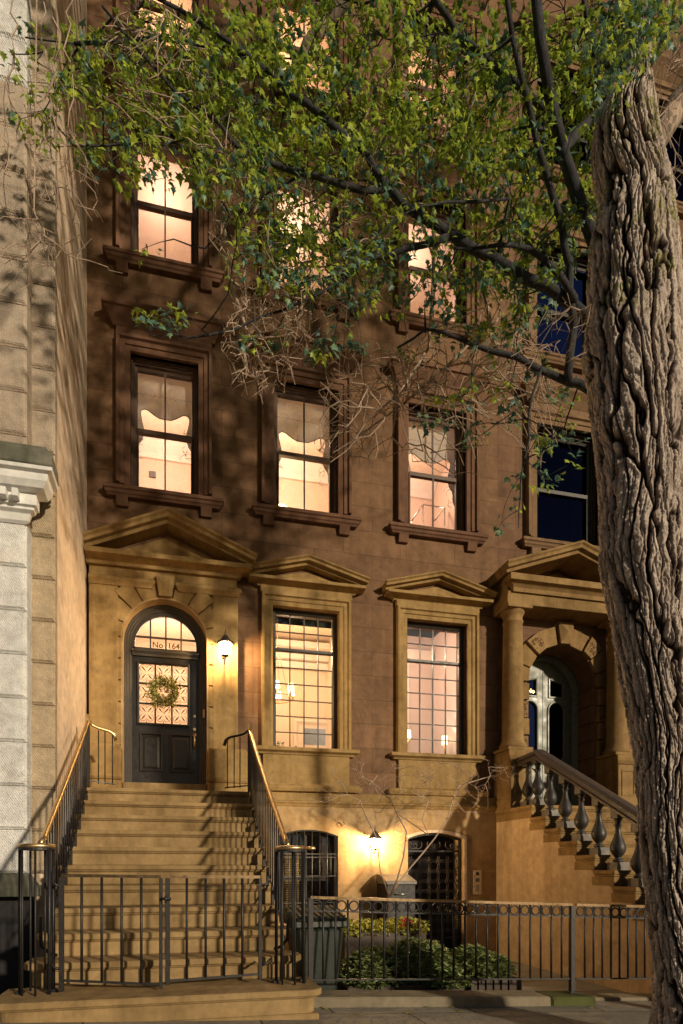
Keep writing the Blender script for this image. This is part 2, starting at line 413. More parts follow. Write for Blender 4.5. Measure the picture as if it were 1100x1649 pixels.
mb.add([(1.0, 4.72, gz(1)), (12, 4.72, gz(12)), (12, 4.75, -.29), (1.0, 4.75, -.29)], [(0, 1, 2, 3)])
tag(part('courtyard_floor', mb, M['pave'], fix=False), kind='structure')
mb = MB().add([(x, y, -1.2) for x in (-60, -1.2) for y in (4.72, 9)], [(0, 2, 3, 1)])
tag(part('areaway_floor', mb, M['dark'], fix=False), kind='structure')

# ================================================================== HOUSE
house = thing('brownstone_house', 'tall brown row house with a black arched door under a pediment and lit windows', 'house', (1.8, YW, 0))
HX0, HX1 = -1.26, 5.03
GY = 8.30
W1 = (1.41, 2.29); W2 = (3.52, 4.41)
U1 = (-.595, .172); U2 = (1.44, 2.26); U3 = (3.555, 4.37)
PZ = (2.93, 4.95)
FL = [(6.50, 8.26), (9.76, 11.52), (12.75, 14.35)]
def rect(x0, x1, z0, z1): return [(x0, z0), (x1, z0), (x1, z1), (x0, z1)]
DC, DR, DSP = -.20, .578, 4.31       # door arch centre, radius, spring
holes = []
for a, b in (W1, W2): holes.append(rect(a-.07, b+.07, PZ[0]-.06, PZ[1]+.06))
for a, b in (U1, U2, U3):
    for z0, z1 in FL: holes.append(rect(a-.085, b+.085, z0-.07, z1+.09))
DF = 2.30
doorhole = [(DC-DR, DF), (DC+DR, DF), (DC+DR, DSP)] + arcpts(DC, DSP, DR, 0, PI, 24)[1:-1] + [(DC-DR, DSP)]
holes.append(doorhole)
wall = MB().slab(rect(HX0, HX1, 2.0, 17), holes, YW, 8.5)
part('wall', wall, M['brown'], house)
# lower wall (basement)
BW = (1.42, 2.32, .32, 1.60, 1.69); BD = (3.44, 4.38, -.29, 1.58, 1.67)
def seg_arch(x0, x1, z0, zs, zc, n=10):
    w2 = (x1-x0)/2; cx = (x0+x1)/2; h = zc-zs; R = (w2*w2+h*h)/(2*h); cz = zc-R; a = math.asin(w2/R)
    return [(x0, z0), (x1, z0)] + [(cx+R*math.sin(a*(1-2*i/n)), cz+R*math.cos(a*(1-2*i/n))) for i in range(n+1)]
bw = MB().slab(rect(.6, 4.99, -.4, 2.03), [seg_arch(*BW), [(x, max(z, -.28)) for x, z in seg_arch(*BD)]], 8.06, 8.5)
part('basement_wall', bw, M['base'], house)
# band courses above the basement
bc = MB()
bc.mould(.9, 4.99, 8.1, [(.0, 2.02), (.05, 2.03), (.07, 2.07), (.09, 2.08), (.09, 2.105), (.04, 2.12), (.04, 2.24), (.0, 2.24)], False, False)
loose('band_course', bc, M['lamplittrim'], house, bevel=.003)
bc = MB()
bc.mould(.92, 2.56, 8.1, [(.0, 2.24), (.10, 2.25), (.12, 2.29), (.12, 2.32), (.07, 2.35), (.06, 2.36), (0, 2.36)], False, True)
bc.mould(3.20, 4.72, 8.1, [(.0, 2.24), (.06, 2.25), (.08, 2.29), (.08, 2.32), (.04, 2.35), (0, 2.35)], True, True)
loose('band_course', bc, M['lamplittrim'], house, bevel=.003)

def architrave(mb, x0, x1, z0, z1, wd=.17, v=.09):
    prof = [(0, -.05), (0, v*.55), (-wd*.38, v*.55), (-wd*.40, v*.8), (-wd*.7, v*.8), (-wd*.74, v), (-wd*.78, v*1.25), (-wd, v*1.25), (-wd, -.05)]
    prof = [(-u, vv) for u, vv in prof]
    return mb.sweep([(x1, z0), (x1, z1), (x0, z1), (x0, z0)][::-1], prof, YW)

def pediment(px0, px1, z0, zc, rise, proj, yw, parent, mat, apex=None, lret=True, rret=True, th=.075, back=.0):
    """horizontal cornice z0..zc, raking cornice above it"""
    ap = apex if apex is not None else (px0+px1)/2
    h = zc - z0
    a = MB().mould(px0, px1, yw, [(0, z0), (proj*.30, z0), (proj*.34, z0+h*.25), (proj*.5, z0+h*.38), (proj*.62, z0+h*.45), (proj*.9, z0+h*.5), (proj*.9, z0+h*.9), (proj*.6, zc), (0, zc)], lret, rret)
    part('cornice', a, mat, parent, bevel=.003)
    e0 = px0 - (proj if lret else 0); e1 = px1 + (proj if rret else 0)
    zt = zc + .0
    t = MB().slab([(e0+.12, zc-.002), (e1-.12, zc-.002), (ap, zc+rise-th*.6)], [], yw-.012+back, yw+.02+back)
    part('tympanum', t, mat, parent)
    r = MB().sweep([(e0, zt), (ap, zt+rise), (e1, zt)], [(0, -.02-back), (0, proj*.55), (th*.35, proj*.62), (th*.42, proj*.88), (th*.75, proj*.92), (th*.95, proj*1.05), (th*1.15, proj*1.08), (th*1.2, -.02-back)], yw)
    if back: part('cornice_top', MB().box(px0, px1, yw+.0, yw+back+.01, zc-.06, zc-.003), mat, parent)
    part('raking_cornice', r, mat, parent, bevel=.002)

def room(x0, x1, z0, z1, depth, mat, parent, power, col=(1, .68, .42), lp=None, y0=8.505):
    b = MB(); y1 = y0 + depth
    b.add([(x0,y0,z0),(x1,y0,z0),(x1,y1,z0),(x0,y1,z0),(x0,y0,z1),(x1,y0,z1),(x1,y1,z1),(x0,y1,z1)], [(0,1,2,3),(4,7,6,5),(1,5,6,2),(2,6,7,3),(3,7,4,0)])
    o = part('room', b, mat, parent, fix=False)
    if power:
        l = bpy.data.lights.new('room_light', 'POINT'); l.energy = power; l.color = col; l.shadow_soft_size = .15
        lo = bpy.data.objects.new('room_light', l); C.objects.link(lo); lo.location = lp or ((x0+x1)/2, y0+depth*.45, z1-.35)
        tagparent(lo, o)
    return o
def tagparent(o, p):
    bpy.context.view_layer.update() if False else None
    o.parent = p; o.location = Vector(o.location) - BASE[p.name]

def casement(x0, x1, z0, z1, ztr, parent, label=None):
    """dark leaded window: frame, transom bar, 4 x 2 over 4 x 6 panes"""
    fr = MB(); Y = GY
    fr.sweep([(x0-.068, z0-.058), (x1+.068, z0-.058), (x1+.068, z1+.058), (x0-.068, z1+.058)], [(0, -.03), (0, .05), (.05, .05), (.068, .03), (.068, -.03)], Y, closed=True)
    wnd = part('window', fr, M['sash'], parent, label=label, bevel=.003)
    bars = MB(); bars.box(x0, x1, Y-.04, Y+.02, ztr-.018, ztr+.018)
    def gridb(za, zb, nx, nz):
        for i in range(1, nx): x = x0+(x1-x0)*i/nx; bars.box(x-.0065, x+.0065, Y-.016, Y+.016, za, zb)
        for j in range(1, nz): z = za+(zb-za)*j/nz; bars.box(x0, x1, Y-.0135, Y+.0135, z-.0055, z+.0055)
        for zz in (za, zb):
            bars.box(x0, x1, Y-.02, Y+.02, zz-.006, zz+.006)
    gridb(z0, ztr-.018, 4, 6); gridb(ztr+.018, z1, 4, 2)
    part('sash', bars, M['sash'], wnd)
    part('pane', MB().add([(x0, Y+.005, z0), (x1, Y+.005, z0), (x1, Y+.005, z1), (x0, Y+.005, z1)], [(0,1,2,3)]), M['glass'], wnd)
    return wnd
def sash_window(x0, x1, z0, z1, parent, mat=None, gl=None, mid=True, label=None, zm=None):
    mat = mat or M['sashbrown']; gl = gl or M['glass']; Y = GY; fr = MB()
    fr.sweep([(x0-.083, z0-.068), (x1+.083, z0-.068), (x1+.083, z1+.088), (x0-.083, z1+.088)], [(0, -.05), (0, .085), (.022, .085), (.026, .055), (.045, .055), (.05, .02), (.083, .0), (.083, -.05)], Y, closed=True)
    wnd = part('window', fr, mat, parent, label=label, bevel=.002)
    b = MB(); zm = zm or (z0+z1)/2
    b.box(x0, x1, Y-.03, Y+.03, zm-.03, zm+.03)
    xm = (x0+x1)/2
    if mid:
        b.box(xm-.011, xm+.011, Y-.012, Y+.012, zm+.03, z1); b.box(xm-.011, xm+.011, Y-.03, Y-.004, z0, zm-.03)
    b.box(x0, x0+.018, Y-.025, Y+.01, z0, zm-.03); b.box(x1-.018, x1, Y-.025, Y+.01, z0, zm-.03); b.box(x0+.018, x1-.018, Y-.026, Y+.01, z0, z0+.03)
    part('sash', b, mat, wnd)
    part('pane', MB().add([(x0, Y+.008, z0), (x1, Y+.008, z0), (x1, Y+.008, z1), (x0, Y+.008, z1)], [(0,1,2,3)]), gl, wnd)
    return wnd

# parlour windows with pediments
for k, (a, b) in enumerate((W1, W2)):
    c = (a+b)/2
    wn = casement(a, b, PZ[0], PZ[1], 4.415, house, 'left parlour window of small leaded panes' if k == 0 else 'right parlour window of small leaded panes')
    m = MB(); architrave(m, a-.07, b+.07, PZ[0]-.04, PZ[1]+.05, .17, .07); part('architrave', m, M['lamplittrim'], house, bevel=.003)
    m = MB().box(c-.70, c+.70, YW-.07, YW+.01, 5.17, 5.26); part('frieze', m, M['lamplittrim'], house, bevel=.004)
    pediment(c-.68, c+.68, 5.25, 5.36, .24, .22, YW, house, M['lamplittrim'], th=.085)
    m = MB().mould(c-.68, c+.68, YW, [(0, 2.80), (.06, 2.80), (.07, 2.825), (.10, 2.84), (.12, 2.85), (.12, 2.895), (.10, 2.905), (0, 2.905)])
    part('sill', m, M['lamplittrim'], house, bevel=.003)
    m = MB().box(c-.66, c+.66, YW-.045, YW+.01, 2.36, 2.80); part('apron', m, M['lamplittrim'], house, bevel=.004)
# upper windows
for j, (z0, z1) in enumerate(FL):
    for i, (a, b) in enumerate((U1, U2, U3)):
        sash_window(a, b, z0, z1, house)
        c = (a+b)/2
        m = MB(); architrave(m, a-.085, b+.085, z0-.03, z1+.09, .19, .08); part('architrave', m, M['browntrim'], house, bevel=.003)
        hz = z1+.30
        m = MB().box(c-.66, c+.66, YW-.06, YW+.01, z1+.282, z1+.40); part('frieze', m, M['browntrim'], house, bevel=.004)
        m = MB().mould(c-.64, c+.64, YW, [(0, z1+.40), (.06, z1+.40), (.08, z1+.44), (.13, z1+.50), (.17, z1+.56), (.20, z1+.57), (.20, z1+.63), (.15, z1+.66), (0, z1+.68)])
        part('hood', m, M['browntrim'], house, bevel=.003)
        m = MB().mould(c-.70, c+.70, YW, [(0, z0-.215), (.07, z0-.215), (.085, z0-.19), (.10, z0-.18), (.11, z0-.145), (.13, z0-.135), (.13, z0-.10), (.11, z0-.075), (0, z0-.075)])
        part('sill', m, M['browntrim'], house, bevel=.003)
        m = MB()
        for s in (-1, 1): m.hexa([(c+s*.58-.08, YW-.05, z0-.335), (c+s*.58+.08, YW-.05, z0-.335), (c+s*.58+.08, YW+.01, z0-.335), (c+s*.58-.08, YW+.01, z0-.335)],
                                 [(c+s*.58-.08, YW-.085, z0-.216), (c+s*.58+.08, YW-.085, z0-.216), (c+s*.58+.08, YW+.01, z0-.216), (c+s*.58-.08, YW+.01, z0-.216)])
        loose('bracket', m, M['browntrim'], house, bevel=.004)

# door surround
YS = YW - .13
sur = MB()
sur.slab(rect(-1.215, .815, 2.79, 5.06), [[(DC-DR-.03, 2.78), (DC+DR+.03, 2.78), (DC+DR+.03, DSP)] + arcpts(DC, DSP, DR+.03, 0, PI, 24)[1:-1] + [(DC-DR-.03, DSP)]], YS+.03, YW+.01) if False else None
out = [(-1.215, 2.1), (DC-DR-.02, 2.1), (DC-DR-.02, DSP)] + [(DC-(DR+.02)*math.cos(a), DSP+(DR+.02)*math.sin(a)) for a in [PI*i/24 for i in range(1, 24)]] + [(DC+DR+.02, DSP), (DC+DR+.02, 2.1), (.815, 2.1), (.815, 5.06), (-1.215, 5.06)]
sur.slab(out, [], YS+.03, YW+.005)
part('door_surround', sur, M['lamplittrim'], house, bevel=.006)
pil = MB(); pil.box(.455, .815, YS-.005, YS+.04, 2.79, 5.05); pil.box(-1.215, -.835, YS-.005, YS+.04, 2.79, 5.05)
loose('pilaster', pil, M['lamplittrim'], house, bevel=.006)
# voussoirs: rusticated arch ring with a faceted keystone, and blocks down the jambs
vb = MB()
def vblock(a0, a1, r0, r1, v, raised=0):
    pts = [(DC+r*math.cos(a), DSP+r*math.sin(a)) for a, r in ((a0, r0), (a1, r0), (a1, r1), (a0, r1))]
    vb.slab(pts, [], YS+.03-v, YS+.031)
    if raised:
        cx_ = sum(p[0] for p in pts)/4; cz_ = sum(p[1] for p in pts)/4
        vb.add([(x, YS+.028-v, z) for x, z in pts] + [(cx_, YS+.03-v-raised, cz_)], [(0,1,4),(1,2,4),(2,3,4),(3,0,4)])
g = .012
edges = [0, .34, .72, 1.03, PI/2-.16, PI/2+.16, PI-1.03, PI-.72, PI-.34, PI]
for i in range(9):
    a0, a1 = edges[i]+g, edges[i+1]-g
    key = i == 4; dia = i in (2, 6)
    vblock(a0, a1, DR+.022, DR+(.31 if key else (.24 if not dia else .34)), .085 if key else (.045 if dia else .033), .07 if key else 0)
for s in (-1, 1):
    for k in range(5):
        z0 = 2.82+k*.30; x = DC+s*(DR+.022); x2 = DC+s*(DR+.085)
        vb.box(min(x, x2), max(x, x2), YS+.0, YS+.031, z0, z0+.28)
loose('voussoir', vb, M['lamplittrim'], house, bevel=.004)
# reveal lining of the arch (stone soffit)
lin = MB(); ring = [(DC+DR, 2.28)] + [(DC+DR, DSP)] + arcpts(DC, DSP, DR, 0, PI, 28)[1:-1] + [(DC-DR, DSP), (DC-DR, 2.28)]
lin.sweep(ring, [(.005, .13), (.005, -.17), (-.02, -.17), (-.02, .13)], YW)
part('reveal', lin, M['base'], house)
m = MB().mould(-1.215, DC-.20, YS, [(0, 5.0), (.02, 5.0), (.035, 5.03), (.05, 5.05), (.06, 5.06), (.06, 5.10), (.04, 5.12), (0, 5.12)], False, True)
m.mould(DC+.20, .80, YS, [(0, 5.0), (.02, 5.0), (.035, 5.03), (.05, 5.05), (.06, 5.06), (.06, 5.10), (.04, 5.12), (0, 5.12)], True, True)
loose('impost_moulding', m, M['lamplittrim'], house, bevel=.003)
m = MB().box(-1.215, .80, YS+.0, YW+.01, 5.06, 5.27); part('frieze', m, M['lamplittrim'], house, bevel=.005)
pediment(-1.245, .78, 5.26, 5.42, .47, .24, YS+.02, house, M['lamplittrim'], apex=-.16, lret=False, rret=True, th=.11, back=.10)
# pedestals beside the door
for x0, x1 in ((-1.24, -.775), (.375, .93)):
    m = MB().box(x0, x1, 7.80, YW+.01, 2.09, 2.785)
    part('pedestal', m, M['lamplittrim'], house, bevel=.03)
    m = MB().mould(x0+.01, x1-.01, 7.80, [(0, 2.30), (.02, 2.31), (.035, 2.34), (.035, 2.36), (.01, 2.38), (0, 2.38)]); part('pedestal_moulding', m, M['lamplittrim'], house)
# door
YD = 8.27
fr = MB()
path = [(DC+DR, DF), (DC+DR, DSP)] + arcpts(DC, DSP, DR, 0, PI, 28)[1:-1] + [(DC-DR, DSP), (DC-DR, DF)]
fr.sweep(path, [(0, -.05), (0, .07), (.02, .07), (.03, .05), (.05, .05), (.06, .03), (.085, .03), (.095, .01), (.11, .01), (.11, -.05)], YD)
frame = part('door_frame', fr, M['doorframe'], house, bevel=.002)
TRZ = 4.205
m = MB().box(DC-.47, DC+.47, YD-.03, YD+.03, TRZ-.055, TRZ+.025)
for i in range(46): x = DC-.455+i*.0202; m.box(x-.006, x+.006, YD-.042, YD-.029, TRZ-.02, TRZ-.002)
m.box(DC-.47, DC+.47, YD-.05, YD-.028, TRZ+.002, TRZ+.02)
part('transom_bar', m, M['doorframe'], frame, bevel=.001)
# fanlight
fw = .47; m = MB()
RI = .455; zf0 = TRZ+.05
m.sweep([(DC+RI, zf0), (DC+RI, DSP)] + arcpts(DC, DSP, RI, 0, PI, 28)[1:-1] + [(DC-RI, DSP), (DC-RI, zf0)], [(-.02, -.02), (-.02, .015), (.025, .015), (.025, -.02)], YD)
m.box(DC-RI, DC+RI, YD-.015, YD+.02, TRZ+.025, zf0+.02)
m.box(DC-RI, DC+RI, YD-.012, YD+.012, DSP+.12-.012, DSP+.12+.012)
for k in (-1, 0, 1):
    x = DC+k*.215; m.box(x-.011, x+.011, YD-.0145, YD+.0145, zf0, DSP+math.sqrt(RI**2-(x-DC)**2)-.01)
part('fanlight', m, M['doorframe'], frame)
arc = [(DC+RI, zf0), (DC+RI, DSP)] + arcpts(DC, DSP, RI, 0, PI, 28)[1:-1] + [(DC-RI, DSP), (DC-RI, zf0)]
part('fanlight_pane', MB().slab(arc, [], YD+.004, YD+.008), M['glass'], frame)
def text(body, size, loc, mat, parent, ext=.002):
    cu = bpy.data.curves.new('lettering', 'FONT'); cu.body = body; cu.size = size; cu.extrude = ext; cu.offset = size*.018; cu.align_x = 'CENTER'; cu.align_y = 'CENTER'
    tmp = bpy.data.objects.new('tmp', cu); C.objects.link(tmp)
    dg = bpy.context.evaluated_depsgraph_get(); me = bpy.data.meshes.new_from_object(tmp.evaluated_get(dg)); bpy.data.objects.remove(tmp)
    me.transform(Matrix.Rotation(PI/2, 4, 'X')); me.materials.clear(); me.materials.append(mat)
    o = bpy.data.objects.new('lettering', me); C.objects.link(o); o.parent = parent; o.location = Vector(loc) - BASE[parent.name]; BASE[o.name] = Vector(loc); return o
M['gold'] = paint('gold leaf lettering', (.16, .11, .03), .4, .5)
text('No', .115, (DC-.115, YD-.003, DSP+.015), M['gold'], frame)
text('164', .115, (DC+.11, YD-.003, DSP+.015), M['gold'], frame)
# leaf of the door
dx0, dx1, dz0, dz1 = DC-.468, DC+.468, DF+.02, TRZ-.055
gx0, gx1, gz0, gz1 = dx0+.085, dx1-.15, 3.19, 4.06
leaf = MB().slab(rect(dx0, dx1, dz0, dz1), [rect(gx0, gx1, gz0, gz1)], YD, YD+.045)
door = part('front_door', leaf, M['doorpaint'], house, bevel=.002, label='black front door with a grilled glass upper half')
m = MB().sweep(rect(gx0, gx1, gz0, gz1), [(-.02, 0), (-.02, .022), (.0, .026), (.012, .012), (.015, -.02)], YD, closed=True)
for x0, x1 in ((dx0+.10, DC-.045), (DC+.055, dx1-.10)):
    z0, z1 = 2.50, 3.06
    m.sweep(rect(x0, x1, z0, z1), [(0, 0), (.004, .016), (.02, .018), (.032, .003), (.032, -.01), (0, -.01)], YD, closed=True)
    m.sweep(rect(x0+.045, x1-.045, z0+.045, z1-.045), [(0, 0), (.03, .012), (.03, -.005), (0, -.005)], YD, closed=True)
    m.box(x0+.074, x1-.074, YD-.012, YD+.01, z0+.074, z1-.074)
part('door_panels', m, M['doorpaint'], door, bevel=.001)
part('door_glass', MB().slab(rect(gx0, gx1, gz0, gz1), [], YD+.022, YD+.028), M['glass'], door)
m = MB()
for i in (1, 2):
    x = gx0+(gx1-gx0)*i/3; m.box(x-.012, x+.012, YD-.006, YD+.03, gz0, gz1)
    z = gz0+(gz1-gz0)*i/3; m.box(gx0, gx1, YD-.004, YD+.028, z-.011, z+.011)
cw, ch = (gx1-gx0)/3, (gz1-gz0)/3
for i in range(3):
    for j in range(3):
        c = Vector((gx0+cw*(i+.5), YD-.018, gz0+ch*(j+.5)))
        for sx in (-1, 1):
            for sz in (-1, 1):
                q = Vector((c.x+sx*cw*.21, c.y, c.z+sz*ch*.22)); r = cw*.20
                a0 = math.atan2(sz, sx)
                m.tube([q+Vector((r*math.cos(a0+t), 0, r*math.sin(a0+t))) for t in [(-2.1+4.2*k/14) for k in range(15)]], .0034, 5)
                m.tube([c+Vector((sx*cw*.06, 0, sz*ch*.06)), q+Vector((sx*r*.1, 0, sz*r*.1))], [.003, .010], 6)
                m.tube([q, q+Vector((sx*r*.55, 0, sz*r*.55))], [.010, .002], 6)
        for sz in (-1, 1): m.tube([c+Vector((0, 0, sz*ch*.36)), c+Vector((0, 0, sz*ch*.5))], .005, 5)
part('grille', m, M['iron'], door)
hx = dx1-.062; m = MB()
m.lathe([(.0, 0), (.024, .0), (.024, .03), (0, .03)], (0, 0, 0), 14) if False else None
def disc(mb, x, y, z, r, d, n=16):
    mb.add([(x+r*math.cos(2*PI*k/n), y, z+r*math.sin(2*PI*k/n)) for k in range(n)] + [(x+r*.8*math.cos(2*PI*k/n), y-d, z+r*.8*math.sin(2*PI*k/n)) for k in range(n)],
           [tuple(range(n, 2*n))] + [(k, (k+1) % n, (k+1) % n+n, k+n) for k in range(n)])
disc(m, hx, YD, 3.33, .022, .012); disc(m, hx, YD, 3.14, .026, .016)
m.tube([(hx, YD-.02, 3.08), (hx, YD-.06, 3.04), (hx, YD-.065, 2.96), (hx, YD-.05, 2.88), (hx, YD-.01, 2.85)], [.016, .011, .014, .011, .016], 8)
disc(m, hx, YD, 3.065, .03, .012); disc(m, hx, YD, 2.85, .02, .012)
part('door_handle', m, M['brass'], door)
m = MB().box(DC-DR+.01, DC+DR-.01, 7.98, 8.26, 2.12, 2.30); part('threshold', m, M['step'], house, bevel=.006)
# doorbell plate at right jamb
m = MB().box(DC+DR-.055, DC+DR-.025, YD-.085, YD-.07, 3.30, 3.42); part('bell_plate', m, M['brass'], house, bevel=.002)

# basement window: sash, shutter glimpse and iron bars
x0, x1, z0, zs, zc = BW
sh = seg_arch(*BW)
m = MB().sweep(sh, [(0, -.03), (0, .05), (.05, .04), (.055, -.03)], 8.28, closed=True); m.box(x0, x1, 8.25, 8.30, .93, .98); m.box((x0+x1)/2-.015, (x0+x1)/2+.015, 8.26, 8.29, z0, zc)
bwn = part('basement_window', m, M['sash'], house, label='arched basement window behind iron bars')
part('pane', MB().slab(sh, [], 8.285, 8.289), M['baseglass'], bwn)
m = MB()
for i in range(8): x = x0+.04+(x1-x0-.08)*i/7; m.tube([(x, 8.10, z0), (x, 8.10, zs+.085*(1-((x-1.87)/.45)**2)-.005)], .009, 6)
for z in (.60, 1.0, 1.28, 1.33): m.box(x0, x1, 8.092, 8.108, z-.006, z+.006)
part('window_bars', m, M['ironmid'], bwn)
m = MB().sweep(sh, [(0, -.02), (0, .02), (.018, .02), (.018, -.02)], 8.10, closed=True); part('bar_frame', m, M['iron'], bwn)
M['shutter'] = paint('yellow lit slats', (.75, .52, .12), .6)
m = MB()
for k in range(30):
    z = .36+k*.036; m.hexa([(1.5, 8.70, z), (1.86, 8.70, z), (1.86, 8.725, z+.012), (1.5, 8.725, z+.012)], [(1.5, 8.70, z+.012), (1.86, 8.70, z+.012), (1.86, 8.725, z+.024), (1.5, 8.725, z+.024)])
part('blind', m, M['shutter'], bwn)
# basement door opening: iron gate
x0, x1, z0, zs, zc = BD
m = MB().sweep(seg_arch(x0, x1, -.27, zs, zc), [(0, -.02), (0, .03), (.03, .03), (.035, -.02)], 8.16, closed=True)
m.box(x0, x1, 8.145, 8.175, 1.37, 1.40); m.box(x0+.0, x1, 8.145, 8.175, .0, .03)
bgate = part('iron_gate', m, M['iron'], house, label='black scrollwork iron gate under a low arch', bevel=.002)
m = MB()
cell = .157
nx = 6; 
for i in range(nx):
    for j in range(9):
        c = Vector((x0+cell*(i+.5), 8.15, .06+cell*(j+.45)))
        if c.z > 1.32: continue
        for q in range(4):
            a0 = PI/4+q*PI/2; d = Vector((math.cos(a0), 0, math.sin(a0)))
            m.tube([c+d*cell*.5+Vector((cell*.27*math.cos(a0+PI+t), 0, cell*.27*math.sin(a0+PI+t))) for t in [(-1.25+2.5*k/8) for k in range(9)]], .0055, 5)
            e = Vector((math.cos(q*PI/2), 0, math.sin(q*PI/2))); m.tube([c, c+e*cell*.24], [.012, .004], 5)
for i in range(3):
    c = Vector((x0+.16+i*.31, 8.15, 1.48))
    for s in (-1, 1):
        m.tube([c+Vector((s*(.02+.10*k/20*math.cos(k*.35)), 0, .085*k/20*math.sin(k*.35))) for k in range(4, 21)], .006, 5)
part('scrollwork', m, M['ironmid'], bgate)
m = MB().box(x0-.002, x1+.002, 8.40, 8.44, -.3, 1.7); part('inner_door', m, M['dark'], house)
# pale painted edge round the gate opening
m = MB(); p_ = seg_arch(x0, x1, -.27, zs, zc, 14)[1:]
m.sweep([p_[0]] + p_[1:] , [(0, .0), (0, .012), (-.045, .012), (-.045, .0)], 8.06); part('gate_surround', m, M['sidewall'], house)

# rooms
PW = 66
room(.75, 2.95, 2.35, 5.75, 2.6, M['plaster2'], house, PW*1.2, (1, .70, .42), lp=(1.9, 9.6, 4.9))
room(3.0, 4.98, 2.35, 5.75, 1.9, M['mauve'], house, PW*.95, (1, .70, .48), lp=(3.7, 9.3, 4.9))
room(-1.22, .72, 2.20, 5.4, 2.4, M['plaster2'], house, PW*.85, (1, .70, .48), lp=(-.2, 9.7, 4.7))
lights2 = [(PW*1.0, (1, .75, .56)), (PW*1.15, (1, .78, .56)), (PW*.95, (1, .74, .56))]
for j, (z0, z1) in enumerate(FL):
    for i, (xa, xb) in enumerate(((-1.22, .70), (.73, 2.85), (2.88, 4.98))):
        pw, cl = lights2[i]
        pw *= .62
        if j == 1: pw *= .62
        if j == 2: pw *= .6; cl = (1, .66, .38)
        room(xa, xb, z0-.75, z1+.55, 1.9, M['plaster'], house, pw, cl, lp=((xa+xb)/2+(-.0), 9.3, z1-.05))
room(.72, 2.95, -.3, 1.95, 1.6, M['darkroom'], house, 2.5, (1, .75, .3), lp=(2.05, 8.55, 1.2))
for j, (z0, z1) in enumerate(FL[:2]):       # ceiling cornices seen through the upper windows
    for i, (xa, xb) in enumerate(((-1.22, .70), (.73, 2.85), (2.88, 4.98))):
        zc_ = z1+.55; m = MB()
        m.prism([(10.40, zc_-.02), (10.40, zc_-.30), (10.36, zc_-.30), (10.33, zc_-.22), (10.22, zc_-.10), (10.20, zc_-.02)], 'x', xa+.005, xb-.005)
        part('ceiling_cornice', m, M['trimwhite'], house)

# ================================================================== LEFT NEIGHBOUR
lb = thing('neighbouring_building', 'neighbouring building at the left edge with rusticated quoins and a smooth stucco side wall', 'building', (-1.9, 6.12, 0))
XS, YF = -1.26, 6.12
m = MB().box(-8, XS, YF+.03, 9.5, -1.2, 17); part('side_wall', m, M['sidewall'], lb)
bh = .43; zb = 1.06
def qblock(mb, x0, x1, y, z0, z1, ret=None, ch=.028):
    """rusticated block with chamfered horizontal joints and right edge"""
    yb = y+.12 if ret is None else ret
    mb.add([(x0,y,z0+ch),(x1-ch,y,z0+ch),(x1-ch,y,z1-ch),(x0,y,z1-ch), (x0,y+ch,z0),(x1,y+ch,z0),(x1,y+ch,z1),(x0,y+ch,z1), (x1,yb,z0),(x1,yb,z1),(x0,yb,z0),(x0,yb,z1)],
           [(0,1,2,3),(4,5,1,0),(3,2,6,7),(1,5,6,2),(5,8,9,6),(7,6,9,11),(10,8,5,4)])
for k in range(36):
    z0 = zb+k*bh
    b1 = MB(); qblock(b1, -1.52, XS+.004, YF-.02, z0+.002, z0+bh-.002)
    part('quoin_block', b1, M['quoin'] if z0 < 5.0 else M['quoinbrown'], lb, fix=False)
    b2 = MB(); qblock(b2, -4.2, -1.475, 5.90, z0+.002, z0+bh-.002, ret=6.2)
    mt = M['quoinwhite'] if (z0 < 4.3 or 8.6 < z0 < 10.2) else M['quoinbrown']  # white band higher up: light put into the stone colour
    part('pilaster_block', b2, mt, lb, fix=False)
# cornice of its porch
m = MB()
pr = [(0, 4.48), (.03, 4.50), (.05, 4.56), (.09, 4.58), (.09, 4.60), (.12, 4.61), (.12, 4.72), (.20, 4.73), (.24, 4.78), (.25, 4.84), (.29, 4.85), (.30, 4.88)]
m.mould(-4.2, -1.475, 5.90, pr, False, True); part('porch_cornice', m, M['white'], lb, bevel=.003)
m = MB().mould(-4.2, -1.475, 5.90, [(0, 4.88), (.285, 4.885), (.30, 4.90), (.29, 5.03), (.25, 5.06), (.24, 5.10), (.15, 5.14), (0, 5.15)], False, True); part('porch_roof_slab', m, M['moss'], lb, bevel=.008)
m = MB()
for k in range(8):
    x = -1.50-k*.105; m.box(x-.055, x, 5.69, 5.79, 4.625, 4.70)
part('dentils', m, M['white'], lb, bevel=.003)
m = MB().mould(-4.2, -1.45, 5.88, [(0, .84), (.12, .84), (.12, .92), (.02, 1.06), (0, 1.06)], False, True); part('plinth_ledge', m, M['moss'], lb, bevel=.008)
m = MB().box(-4.2, -1.46, 5.93, 6.2, -1.2, .84); part('plinth', m, M['dark'], lb)  # shade below the ledge put into the dark colour
